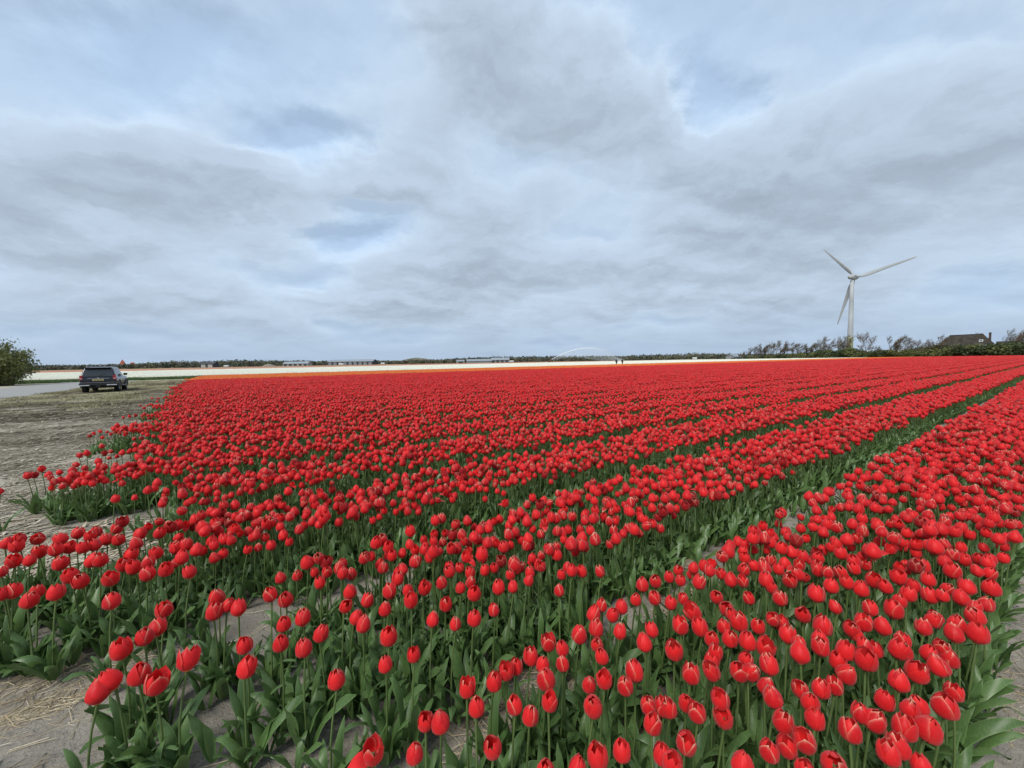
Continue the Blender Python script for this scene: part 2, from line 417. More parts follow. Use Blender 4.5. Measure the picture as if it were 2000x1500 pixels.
FL = """-1.787,1.885,0.429,1.14 -1.682,1.727,0.437,1.11 -1.645,1.637,0.465,1.06 -1.687,1.577,0.454,1.16 -1.587,1.382,0.430,1.16 -1.570,1.432,0.447,1.16 -1.495,1.449,0.449,1.16 -1.401,1.419,0.433,1.16 -1.341,1.494,0.462,1.16 -1.579,1.974,0.431,1.16 -1.496,1.833,0.445,1.16 -1.458,1.872,0.451,0.92 -1.382,1.848,0.447,1.07 -1.175,1.595,0.454,1.00 -1.076,1.447,0.462,1.05 -1.261,1.921,0.473,0.99 -1.201,1.946,0.439,1.11 -1.076,1.716,0.457,0.96 -1.008,1.752,0.460,1.07 -1.035,1.619,0.440,1.01 -0.901,1.689,0.425,1.04 -0.883,1.537,0.474,1.01 -0.694,1.414,0.440,0.99 -2.570,1.954,0.441,1.16 -2.441,1.975,0.470,1.16 -2.757,2.000,0.454,0.97 -2.737,2.025,0.449,1.09 -2.066,1.897,0.464,1.14 -2.643,2.058,0.427,0.99 -0.995,2.135,0.460,0.96 -1.080,2.067,0.444,0.88 -1.116,2.212,0.430,0.93 -0.872,1.962,0.458,1.06 -0.849,1.835,0.472,0.91 -0.781,1.779,0.435,0.94 -0.703,1.697,0.457,1.00 -0.767,1.904,0.440,0.99 -0.560,1.622,0.462,1.15 -0.518,1.457,0.461,0.85 -0.430,1.543,0.436,0.84 -0.389,1.709,0.466,0.91 -0.277,1.697,0.458,0.86 -0.200,1.727,0.459,1.01 -0.522,1.857,0.466,1.02 -0.648,1.826,0.446,0.96 -0.661,1.941,0.463,1.06 -0.568,1.960,0.469,0.90 -0.505,2.031,0.430,1.04 -0.654,2.058,0.467,1.05 -0.652,2.190,0.445,0.92 -0.406,2.050,0.449,0.99 -0.357,1.883,0.432,0.98 -0.292,1.975,0.460,0.85 -0.255,2.067,0.440,0.94 -0.215,1.919,0.469,1.10 -0.254,2.150,0.439,0.91 -0.099,1.795,0.453,0.84 -0.088,1.994,0.445,1.08 -0.011,1.974,0.456,0.85 -0.178,2.178,0.435,0.86 -0.122,2.223,0.434,0.87 -0.026,2.093,0.462,0.84 0.063,2.036,0.463,0.87 0.087,2.124,0.453,0.90 0.224,1.914,0.471,0.84 0.266,2.132,0.435,0.84 0.319,2.110,0.468,0.95 0.394,2.155,0.433,0.91 0.479,2.076,0.473,0.84 -0.369,2.161,0.456,1.03 -0.320,2.190,0.455,0.84 0.155,2.152,0.474,0.84 -0.184,1.338,0.464,0.91 -0.144,1.263,0.464,0.91 -0.093,1.401,0.428,0.91 -0.042,1.442,0.443,0.92 -0.003,1.476,0.429,0.84 0.057,1.520,0.435,1.00 0.142,1.593,0.436,0.95 0.195,1.524,0.468,0.84 0.186,1.488,0.431,0.86 0.101,1.470,0.440,0.86 0.114,1.405,0.450,1.16 0.108,1.273,0.467,0.84 -0.008,1.255,0.473,0.84 0.041,1.240,0.460,0.93 -0.315,1.246,0.436,0.84 -0.258,1.224,0.452,0.99 -0.076,1.135,0.460,0.87 -0.459,1.152,0.428,1.01 -0.318,1.115,0.459,0.84 0.278,1.639,0.443,1.11 0.356,1.651,0.454,1.02 0.346,1.568,0.458,0.85 0.350,1.488,0.458,0.86 0.455,1.630,0.451,0.88 0.423,1.817,0.453,0.84 0.458,1.782,0.435,0.94 0.512,1.805,0.450,0.95 0.368,1.783,0.431,1.04 0.602,1.868,0.449,0.84 0.676,1.986,0.452,1.02 0.760,2.014,0.464,0.98 0.713,1.886,0.445,0.98 0.561,1.596,0.426,1.04 0.608,1.638,0.451,0.88 0.272,1.390,0.435,0.86 0.328,1.370,0.462,0.89 0.404,1.364,0.444,0.93 0.459,1.422,0.444,1.07 0.266,1.267,0.470,1.02 0.463,1.277,0.445,0.84 0.444,1.209,0.442,0.88 0.509,1.268,0.442,0.84 0.246,1.109,0.449,1.02 0.324,1.132,0.430,0.87 0.438,1.101,0.452,0.84 0.079,1.049,0.471,0.84 0.167,1.065,0.453,0.84 0.844,2.040,0.462,0.87 0.883,1.995,0.472,0.84 0.918,2.111,0.467,0.84 1.012,2.127,0.462,0.90 0.967,1.979,0.466,1.02 1.090,2.080,0.466,0.89 1.162,2.100,0.438,0.84 0.757,1.827,0.449,0.84 0.851,1.879,0.442,0.84 1.186,2.036,0.438,1.04 1.227,2.000,0.454,0.86 1.315,2.137,0.441,0.90 1.430,2.125,0.456,1.13 1.351,2.004,0.454,1.14 1.371,1.977,0.430,0.85 1.494,2.029,0.447,1.09 1.597,2.075,0.444,1.00 1.312,1.838,0.460,1.01 1.193,1.890,0.429,0.84 1.043,1.925,0.433,1.00 0.865,1.768,0.451,1.16 1.032,1.805,0.445,1.05 1.016,1.739,0.458,0.84 0.839,1.663,0.442,1.08 0.849,1.604,0.435,0.91 0.730,1.635,0.472,1.02 0.665,1.548,0.437,1.10 0.941,1.679,0.432,0.85 0.926,1.602,0.439,1.00 1.030,1.700,0.442,1.16 1.101,1.688,0.436,0.95 0.979,1.563,0.452,1.03 1.167,1.678,0.472,0.85 1.223,1.698,0.431,0.95 1.039,1.543,0.446,1.06 1.167,1.587,0.458,0.99 1.167,1.525,0.469,0.84 1.129,1.460,0.475,1.09 1.376,1.775,0.432,1.04 1.294,1.566,0.452,1.03 1.348,1.630,0.469,1.16 1.568,1.804,0.428,0.85 1.488,1.635,0.454,0.97 1.497,1.618,0.434,0.87 1.549,1.650,0.463,1.02 1.658,1.729,0.472,0.92 1.627,1.635,0.452,1.02 1.827,1.787,0.425,1.16 1.919,1.857,0.428,0.92 1.981,1.880,0.446,1.03 1.913,1.908,0.467,0.94 1.953,2.033,0.437,1.15 1.756,1.960,0.458,0.90 1.797,1.932,0.445,1.11 1.740,2.128,0.438,1.02 1.728,2.053,0.460,0.88 1.846,2.102,0.440,1.07 1.939,2.122,0.444,0.96 1.510,1.865,0.463,1.16 1.656,1.953,0.450,1.06 2.057,1.992,0.464,1.08 2.087,1.947,0.451,1.00 2.245,2.023,0.433,1.04 2.082,1.860,0.447,1.07 2.101,1.825,0.469,0.84 2.216,1.915,0.453,0.84 2.390,2.036,0.473,1.15 2.370,2.162,0.425,1.09 2.354,1.930,0.442,1.10 2.543,2.040,0.463,0.87 2.584,2.037,0.459,0.93 2.448,1.909,0.453,1.16 2.194,1.818,0.458,1.05 2.145,1.740,0.469,0.84 2.240,1.773,0.459,0.94 2.116,1.689,0.452,1.09 1.984,1.586,0.453,1.16 1.960,1.642,0.458,1.02 1.907,1.598,0.441,1.04 1.786,1.617,0.458,0.92 1.883,1.677,0.456,0.94 1.925,1.682,0.464,0.85 1.760,1.523,0.449,0.88 1.757,1.493,0.426,0.99 1.658,1.487,0.452,0.90 1.623,1.395,0.468,1.06 1.517,1.397,0.457,1.10 1.403,1.342,0.457,0.99 1.570,1.518,0.445,1.09 1.588,1.500,0.443,0.87 1.620,1.546,0.461,0.89 1.500,1.530,0.429,0.84 1.372,1.444,0.468,1.16 1.426,1.500,0.469,0.84 1.315,1.477,0.473,0.98 1.288,1.473,0.432,0.94 1.265,1.425,0.431,1.04 1.242,1.503,0.470,0.99 0.666,1.404,0.445,0.98 0.776,1.471,0.439,0.86 0.769,1.424,0.444,0.96 0.808,1.498,0.458,0.84 0.873,1.440,0.433,1.04 0.903,1.433,0.449,1.00 0.910,1.467,0.458,0.84 0.983,1.421,0.461,1.03 0.929,1.375,0.426,0.93 0.905,1.282,0.466,0.99 1.042,1.337,0.447,0.84 1.031,1.285,0.447,0.92 1.097,1.321,0.453,0.90 1.171,1.347,0.439,0.84 0.714,1.277,0.469,0.92 0.706,1.241,0.436,0.93 0.527,1.257,0.452,0.84 0.601,1.304,0.433,0.84 0.613,1.238,0.456,0.90 0.519,1.129,0.470,0.90 0.454,1.074,0.469,0.87 0.890,1.228,0.432,1.00 0.978,1.198,0.456,0.84 0.896,1.126,0.470,0.96 0.849,1.137,0.435,0.88 0.772,1.115,0.446,0.86 0.938,1.077,0.461,1.02 0.657,1.062,0.462,0.98 1.072,1.171,0.448,0.99 1.151,1.220,0.457,0.84 1.165,1.202,0.458,0.98 1.286,1.281,0.443,0.88 1.330,1.236,0.458,0.84 1.383,1.246,0.454,0.84 1.317,1.176,0.460,1.16 1.243,1.168,0.451,0.99 1.129,1.099,0.442,0.92 1.178,1.115,0.447,0.93 1.444,1.230,0.471,1.10 1.578,1.322,0.434,0.84 0.852,1.071,0.432,0.84 1.209,1.072,0.426,0.84 -3.489,2.565,0.468,1.10 -3.477,2.631,0.474,1.16 -3.429,2.582,0.437,1.16 -3.443,2.718,0.438,1.16 -3.178,2.502,0.435,1.16 -3.154,2.354,0.455,1.16 -3.068,2.362,0.449,0.98 -3.025,2.466,0.466,1.16 -2.853,2.343,0.435,1.16 -3.161,2.631,0.469,1.12 -3.031,2.545,0.448,1.16 -3.160,2.711,0.465,1.09 -2.871,2.505,0.465,1.08 -3.001,2.657,0.471,1.07 -3.092,2.781,0.450,1.11 -2.850,2.557,0.455,1.10 -2.872,2.642,0.453,1.16 -2.824,2.668,0.435,1.16 -2.994,2.829,0.450,1.13 -2.636,2.306,0.471,1.16 -2.565,2.315,0.470,1.16 -2.513,2.163,0.426,1.16 -2.575,2.165,0.458,1.16 -2.339,2.155,0.441,1.16 -2.438,2.337,0.432,1.16 -2.337,2.297,0.432,1.16 -2.463,2.389,0.465,1.16 -2.234,2.272,0.473,1.05 -2.145,2.181,0.451,1.16 -2.344,2.456,0.444,1.16 -2.086,2.230,0.450,1.14 -2.084,2.325,0.466,1.16 -1.887,2.169,0.462,1.02 -2.307,2.539,0.428,1.16 -2.251,2.565,0.436,1.16 -3.021,2.193,0.468,0.84 -2.723,2.717,0.450,1.16 -2.574,2.553,0.458,1.16 -2.566,2.705,0.464,1.16"""
FLAB = {4: 'leftmost red tulip of the near clump, standing over bare grey soil', 5: 'round red tulip second from the left in the near clump over bare soil', 6: 'red tulip half hidden behind the widest open tulip of the near clump', 7: 'widest red tulip of the near clump, its petals loosening', 8: 'tall red tulip at the right end of the near clump beside straw', 3: 'round red tulip standing alone above the straw strip', 2: 'lower red tulip of the touching pair above the straw strip', 1: 'upper red tulip of the touching pair above the straw strip', 0: 'single pinkish red tulip between the straw strip and the third bed', 9: 'topmost red tulip of the tight bunch of four above bare soil', 10: 'lower left red tulip of the tight bunch of four above bare soil', 11: 'inner red tulip of the tight bunch of four above bare soil', 12: 'rightmost red tulip of the tight bunch of four above bare soil', 13: 'upper red tulip of the two above each other beside the near clump', 14: 'lower red tulip of the two above each other beside the near clump', 22: 'upright red tulip with pale streaks at the near corner of the second bed', 89: 'wide open red tulip at the bottom edge, one petal folded down', 90: 'closed red tulip at the bottom edge beside the wide open one', 38: 'red tulip beside a withered dark bloom at the second bed corner'}
# ------------------------------------------------------------------ tulips
def lerp_pts(pts, v):
    for (a, x), (b, y) in zip(pts, pts[1:]):
        if v <= b:
            k = (v - a) / (b - a); k = k * k * (3 - 2 * k) * .5 + k * .5
            return x + (y - x) * k
    return pts[-1][1]
def petal_shape(opening, inner, rg, nu=4, nv=6, fall=0.0):
    Rr = .0345 * (.90 if inner else 1.0); Hh = .080 * rg.uniform(.94, 1.06) * (1.0 if inner else .97)
    prof = [(0, .22), (.12, .66), (.35, 1.0), (.62, .98 + .12 * opening), (.85, .78 + .38 * opening), (1, .52 + .62 * opening)]
    if inner: prof[4] = (.85, .68 + .38 * opening); prof[5] = (1, max(.06, .26 + .60 * opening))
    wid = [(0, .55), (.2, .95), (.5, 1.08), (.75, .92), (.9, .60), (1, .12)]
    if inner: wid = [(a, b_ * .95) for a, b_ in wid]
    vs_ = []; cs = []; jit = rg.uniform(-.08, .08); tipx = rg.uniform(-.05, .05); rndc = rg.uniform(.1, 1)
    curl = rg.uniform(-.06, .16)
    for j in range(nv + 1):
        v = j / nv
        r_ = Rr * lerp_pts(prof, v); ha = lerp_pts(wid, v)
        for i in range(nu + 1):
            u = i / nu * 2 - 1
            a = u * ha * (1 / max(.75, 1 + .3 * opening * v)) + tipx * v
            rr = r_ * (1 + .03 * (1 - u * u) - .03 * abs(u) ** 3 + (curl * v * abs(u) ** 3)) * (1 + jit * .4 * u * v)
            z = Hh * (v - .05 * math.sin(v * 3.14)) - Hh * .055 * u * u * v * v - .004 * (1 - v)
            z += .002 * math.sin(u * 5 + jit * 40) * v
            x = rr * math.cos(a); y = rr * math.sin(a)
            if fall:
                q = v * v * fall; x += .06 * q; z -= .085 * q * v
            vs_.append((x, y, z)); cs.append((max(abs(u) ** 5 * (.3 + .7 * v), max(0, v - .80) * 5.0), v, rndc, 1))
    return vs_, grid_faces(nu, nv), cs
def rotz(vs_, a, off=(0, 0, 0), s=1.0, tilt=None):
    ca, sa = math.cos(a), math.sin(a); o = []
    for x, y, z in vs_:
        p = Vector((x * ca - y * sa, x * sa + y * ca, z)) * s
        if tilt is not None: p = tilt @ p
        o.append((p.x + off[0], p.y + off[1], p.z + off[2]))
    return o
OPEN = [-.32, -.15, 0, .15, .3, -.42, .55, .75, -.05, .22]
FLOWERS = []                     # each: list of (verts, faces, cols, azimuth)
rg = random.Random(3)
for k, op in enumerate(OPEN):
    fl = []
    for q in range(6):
        inner = q % 2
        fall = .95 if (k == 7 and q == 0) else 0.0
        v_, f_, c_ = petal_shape(op + rg.uniform(-.08, .08), inner, rg, fall=fall)
        fl.append((v_, f_, c_, q * math.pi / 3 + rg.uniform(-.1, .1)))
    FLOWERS.append(fl)
def leaf_shape(L, W, el, arch, wave, rg, nv=8):
    p = Vector((.006, 0, .004)); e = el; vs_ = []; cs = []; rc = rg.random(); tw = rg.uniform(-.6, .6); ph = rg.uniform(0, 6)
    side = rg.uniform(-.25, .25)
    for j in range(nv + 1):
        v = j / nv
        wd = W * (math.sin(math.pi * min(1, v * .86 + .12)) ** .8) if v < .999 else W * .05
        dirv_ = Vector((math.cos(e), side * v, math.sin(e))).normalized()
        nrm = Vector((-math.sin(e), 0, math.cos(e)))
        lat = Vector((0, 1, 0))
        ta = tw * v; lat = lat * math.cos(ta) + nrm * math.sin(ta); nn = dirv_.cross(lat) * -1
        fold = .55 * (1 - v) + .22
        for u in (-1, 0, 1):
            wv_ = wave * W * math.sin(v * 9 + ph + u) * abs(u) * v
            q = p + lat * (u * wd * .5) + nn * (abs(u) * wd * .5 * fold + wv_)
            if q.z < .004: q.z = .004 + .003 * abs(u)
            vs_.append(tuple(q)); cs.append((1.0 if u else 0.0, v, rc, 1))
        p = p + dirv_ * (L / nv)
        e -= arch / nv * (0.35 + 1.5 * v)
    return vs_, grid_faces(2, nv), cs
LEAVES = []
rg = random.Random(8)
for k in range(12):
    LEAVES.append(leaf_shape(rg.uniform(.23, .35), rg.uniform(.042, .070), rg.uniform(1.2, 1.52), rg.uniform(.4, 1.3) if k < 8 else rg.uniform(1.5, 2.2), rg.uniform(.12, .34), rg))
def stem_pts(rg, h=.40):
    ox, oy = rg.uniform(-.03, .03), rg.uniform(-.03, .03); bx, by = rg.uniform(-.012, .012), rg.uniform(-.012, .012)
    return [(ox * v * v + bx * math.sin(v * 3.14), oy * v * v + by * math.sin(v * 3.14), h * v) for v in (0, .25, .5, .75, 1)]
STEMS = []
rg = random.Random(15)
for k in range(8): STEMS.append(stem_pts(rg))

# -- shared meshes for the tulips that can be told apart
petal_me = [[None] * 6 for _ in FLOWERS]
for k, fl in enumerate(FLOWERS):
    for q, (v_, f_, c_, a) in enumerate(fl):
        b = MB(); b.add(v_, f_, c_); petal_me[k][q] = b.mesh('petal', M['petal'], True)
leaf_me = []
for v_, f_, c_ in LEAVES:
    b = MB(); b.add(v_, f_, c_); leaf_me.append(b.mesh('leaf', M['leaf'], True))
stem_me = []
for pts in STEMS:
    b = MB(); b.tube(pts, [.0048, .0044, .0042, .004, .0045], 6, (0, .5, .5, 1), False); stem_me.append(b.mesh('stem', M['stem'], True))
b = MB(); b.tube([(0, 0, -.004), (0, 0, .006), (0, 0, .026), (0, 0, .030)], [.006, .006, .004, .006], 6)
for q in range(6):
    a = q * 1.047; b.tube([(.005 * math.cos(a), .005 * math.sin(a), .002), (.011 * math.cos(a), .011 * math.sin(a), .024)], [.001, .0022], 3)
pistil_me = b.mesh('flower', M['pistil'])

IND = []
for k_, s_ in enumerate(FL.split()):
    IND.append(tuple(float(q) for q in s_.split(',')))
rg = random.Random(77)
for i, (x, y, z, s) in enumerate(IND):
    t_ = x * D.x + y * D.y; d_ = x * N.x + y * N.y
    sv = rg.randrange(8); pts = STEMS[sv]; hz_ = z - .038 * s
    ox, oy, oh = pts[-1]
    fv = rg.choice((0, 1, 2, 3, 4, 5, 8, 9, 3, 1, 2, 4, 9, 6)) if x > -1.6 else rg.choice((2, 3, 4, 9, 6, 3, 4, 1))
    if i in FLAB:
        if 'loosening' in FLAB[i]: fv = 6
        if 'folded down' in FLAB[i]: fv = 7
        if 'closed red' in FLAB[i]: fv = 5
    look = ('tightly closed', 'narrow', 'egg-shaped', 'rounded', 'loosely cupped', 'pointed closed', 'wide open', 'wide open', 'slim', 'full-cupped')[fv]
    if d_ < .45: where = 'path-side outer row, ' + ('by the bottom picture edge' if t_ < 1.9 else 'midway along the path' if t_ < 2.8 else 'where the path ends')
    elif d_ < .85 and t_ > 1.0: where = 'middle of the nearest bed, ' + ('near the bottom edge' if t_ < 1.7 else 'farther back')
    elif d_ < 1.5 and t_ > 1.0: where = 'nearest bed, along the green gap, ' + ('near the bottom' if t_ < 1.7 else 'farther back')
    elif d_ < 1.5: where = 'ragged end of the nearest bed by bare soil'
    elif d_ < 2.1: where = 'near side of the second bed'
    elif d_ < 2.85: where = 'far side of the second bed'
    elif t_ < -.9: where = 'loose left end of the third bed'
    else: where = 'third bed behind the straw strip'
    lab_ = look + ' red tulip in the ' + where if 'end of' not in where else look + ' red tulip at the ' + where
    grp = 'red tulips: ' + where
    if i in FLAB: lab_, grp = FLAB[i], 'red tulips of the near clump and loose edge of the second bed'
    rt = root('tulip', (x - ox, y - oy, -.005), lab_, 'tulip', grp)
    link('stem', stem_me[sv], rt, scale=(1, 1, (hz_ + .005) / oh))
    fo = link('flower', pistil_me, rt, (ox, oy, hz_ + .003), (rg.gauss(0, .19), rg.gauss(0, .19), rg.uniform(0, 6.28)), (s * .91, s * .91, s * .94))
    for q in range(6):
        link('petal', petal_me[fv][q], fo, rot=(0, 0, FLOWERS[fv][q][3]))
    a0 = rg.uniform(0, 6.28)
    for q in range(5):
        ls = rg.uniform(.70, 1.02)
        link('leaf', leaf_me[rg.randrange(12)], rt, (0, 0, .003), (rg.gauss(0, .06), rg.gauss(0, .06), a0 + q * 2.4 + rg.uniform(-.5, .5)), (ls, ls, ls))

# two lone leaf shoots in the bare soil at the left
sh = root('leaf_shoot', TD(-.86, 2.10), 'lone pair of tulip leaves without a flower in the bare soil', 'tulip leaves')
for q, (a, k) in enumerate(((2.4, 1), (-.4, 3), (1.0, 5))):
    link('leaf', leaf_me[k], sh, (0, 0, -.01), (0, 0, a), (.8 - .1 * q,) * 3)

# -- the mass of tulips: whole plants near, bed-wide patches farther off
LIBN = [0]
def library(objs):
    c = bpy.data.collections.new('plant_library_%d' % LIBN[0]); LIBN[0] += 1
    for k, me in enumerate(objs): c.objects.link(bpy.data.objects.new('library_%d_%03d' % (LIBN[0], k), me))
    return c
def scatter(name, lib, pts, idx, rot, scl, label, cat, extra=None):
    me = bpy.data.meshes.new(name); me.from_pydata([tuple(p) for p in pts], [], [])
    for nm_, ty, data in (('idx', 'INT', idx), ('rz', 'FLOAT', rot), ('sc', 'FLOAT', scl)):
        a = me.attributes.new(nm_, ty, 'POINT'); a.data.foreach_set('value', np.array(data, dtype=np.int32 if ty == 'INT' else np.float32))
    o = link(name, me)
    ng = bpy.data.node_groups.new(name, 'GeometryNodeTree')
    ng.interface.new_socket('Geometry', in_out='INPUT', socket_type='NodeSocketGeometry')
    ng.interface.new_socket('Geometry', in_out='OUTPUT', socket_type='NodeSocketGeometry')
    n_, l_ = ng.nodes, ng.links
    gi = n_.new('NodeGroupInput'); go = n_.new('NodeGroupOutput')
    ci = n_.new('GeometryNodeCollectionInfo'); ci.inputs['Collection'].default_value = lib
    ci.inputs['Separate Children'].default_value = True; ci.inputs['Reset Children'].default_value = True
    ip = n_.new('GeometryNodeInstanceOnPoints'); ip.inputs['Pick Instance'].default_value = True
    def na(nm_, ty):
        q = n_.new('GeometryNodeInputNamedAttribute'); q.data_type = ty; q.inputs['Name'].default_value = nm_; return q.outputs['Attribute']
    cx = n_.new('ShaderNodeCombineXYZ'); l_.new(na('rz', 'FLOAT'), cx.inputs[2])
    l_.new(gi.outputs[0], ip.inputs['Points']); l_.new(ci.outputs[0], ip.inputs['Instance'])
    l_.new(na('idx', 'INT'), ip.inputs['Instance Index']); l_.new(cx.outputs[0], ip.inputs['Rotation'])
    l_.new(na('sc', 'FLOAT'), ip.inputs['Scale']); l_.new(ip.outputs[0], go.inputs[0])
    o.modifiers.new('scatter', 'NODES').node_group = ng
    return tag(o, label, cat, kind='stuff')

def full_plant(rg, withered=False):
    b = MB(); pts = stem_pts(rg, .405 + rg.uniform(-.035, .03))
    b.tube(pts, [.0048, .0044, .0042, .004, .0045], 4, (0, .5, rg.random(), 1), False, 2)
    ti = Matrix.Rotation(rg.gauss(0, .2), 3, 'X') @ Matrix.Rotation(rg.gauss(0, .2), 3, 'Y')
    fl = FLOWERS[rg.choice((0, 1, 2, 3, 4, 5, 8, 9, 0, 2, 5, 6, 7))]; az = rg.uniform(0, 6.28); s = rg.uniform(.76, 1.04); rc = rg.random()
    for v_, f_, c_, a in fl:
        b.add(rotz(v_, a + az, pts[-1], s, ti), f_, [(c[0], c[1], rc, 1) for c in c_], 0)
    a0 = rg.uniform(0, 6.28)
    for q in range(rg.choice((4, 4, 5))):
        v_, f_, c_ = LEAVES[rg.randrange(12)]
        b.add(rotz(v_, a0 + q * 2.0 + rg.uniform(-.5, .5), (0, 0, 0), rg.uniform(.72, 1.02)), f_, [(c[0], c[1], rg.random(), 1) for c in c_], 1)
    return b.mesh('plant', [M['petal'], M['leaf'], M['stem']], True)
rg = random.Random(40)
near_lib = library([full_plant(rg) for _ in range(20)])

def cheap_plant(b, x, y, rg, level, fm=0, lean=0.0, hh=None):
    h = rg.uniform(.35, .45) if hh is None else hh
    fx, fy = x + rg.uniform(-.03, .03), y + rg.uniform(-.03, .03); s = rg.uniform(.80, 1.08); rc = rg.random(); a = rg.uniform(0, 6.28)
    if level == 0:
        op = rg.choice((-.2, -.1, 0, .1, .2, .5)); n = 6
        rings = [(.009, 0, .0), (.029, .016, .3), (.034, .036, .5), (.030 + .006 * op, .060, .8)]
        vs_ = []; cs = []
        tx, ty = rg.gauss(0, .15), rg.gauss(0, .15)
        for r_, z_, v_ in rings:
            for k in range(n):
                th = a + k * 2 * math.pi / n; rr = r_ * s * (1.0 if k % 2 else .93)
                vs_.append((fx + rr * math.cos(th) + tx * z_, fy + rr * math.sin(th) + ty * z_, h + z_ * s)); cs.append((0, v_ + .1, rc, 1))
        for k in range(n):
            th = a + k * 2 * math.pi / n; rr = (.017 + .014 * op) * s
            zt = (.083 if k % 2 else .076) * s
            vs_.append((fx + rr * math.cos(th) + tx * .08, fy + rr * math.sin(th) + ty * .08, h + zt)); cs.append((.85, 1, rc, 1))
        vs_.append((fx + tx * .06, fy + ty * .06, h + .058 * s)); cs.append((0, .8, rc, 1))
        fs = []
        for j in range(3):
            for k in range(n): fs.append((j * n + k, j * n + (k + 1) % n, (j + 1) * n + (k + 1) % n, (j + 1) * n + k))
        for k in range(n):
            o = 3 * n; q = 4 * n
            fs.append((o + k, o + (k + 1) % n, q + (k + 1) % n, q + k)) if False else fs.append((o + (k - 1) % n, o + k, q + k))
            fs.append((o + k, o + (k + 1) % n, q + k))
            fs.append((q + k, o + (k + 1) % n, 4 * n + n)) if k % 2 else fs.append((q + k, q + (k + 1) % n, 4 * n + n))
        b.add(vs_, fs, cs, fm)
        b.tube([(x, y, 0), (fx, fy, h + .002)], .004, 3, (0, .5, rc, 1), False, 2)
        for q in range(4):
            la = a + q * 1.7 + rg.uniform(-.5, .5); L = rg.uniform(.2, .32); wd = rg.uniform(.022, .035); ca, sa = math.cos(la), math.sin(la)
            e1 = rg.uniform(.15, .35); e2 = rg.uniform(.35, .75); rr = rg.random()
            P1 = (x + ca * L * .35 * e1 * 2, y + sa * L * .35 * e1 * 2, L * .50); P2 = (x + ca * L * e2, y + sa * L * e2, L * rg.uniform(.6, .92))
            b.add([(x, y, 0), (P1[0] - sa * wd, P1[1] + ca * wd, P1[2] + .01), (P1[0], P1[1], P1[2] - .012), (P1[0] + sa * wd, P1[1] - ca * wd, P1[2] + .01), P2],
                  [(0, 2, 1), (0, 3, 2), (1, 2, 4), (2, 3, 4)], [(0, 0, rr, 1), (1, .5, rr, 1), (0, .5, rr, 1), (1, .5, rr, 1), (.5, 1, rr, 1)], 1)
    else:
        w_ = .040 * s
        vs_ = [(fx, fy, h)] + [(fx + w_ * math.cos(a + k * 1.5708), fy + w_ * math.sin(a + k * 1.5708), h + .035) for k in range(4)] + [(fx, fy, h + .082 * s)]
        b.add(vs_, [(0, 2, 1), (0, 3, 2), (0, 4, 3), (0, 1, 4), (1, 2, 5), (2, 3, 5), (3, 4, 5), (4, 1, 5)], [(0, .5, rc, 1)] * 6, fm)
        for q in range(2):
            la = a + q * 3.0 + rg.uniform(-.6, .6); L = rg.uniform(.24, .34); ca, sa = math.cos(la), math.sin(la); wd = .035; rr = rg.random()
            b.add([(x - sa * wd, y + ca * wd, 0), (x + sa * wd, y - ca * wd, 0), (x + ca * L * .5, y + sa * L * .5, L)], [(0, 1, 2)], [(0, .5, rr, 1)] * 3, 1)
def spots(rg, n, x0, x1, y0, y1, dmin):
    o = []; tries = 0
    while len(o) < n and tries < n * 25:
        tries += 1; p = (rg.uniform(x0, x1), rg.uniform(y0, y1))
        if all((p[0] - q[0]) ** 2 + (p[1] - q[1]) ** 2 > dmin * dmin for q in o): o.append(p)
    return o
def patch(rg, length, n, level, pm, dmin, hh=None):
    b = MB()
    for (x, y) in spots(rg, n, -length / 2, length / 2, -BEDW / 2, BEDW / 2, dmin): cheap_plant(b, x, y, rg, level, hh=hh)
    return b.mesh('bed_patch', [M[pm], M['leaf'], M['stem']], level == 0)
rg = random.Random(50)
mid_lib = library([patch(rg, 1.4, 140, 0, 'petal', .055) for _ in range(10)])
org_lib = library([patch(rg, 1.4, 130, 1, 'petal_o', .06) for _ in range(5)])
wht_lib = library([patch(rg, 2.8, 330, 1, 'petal_w', .055) for _ in range(5)])

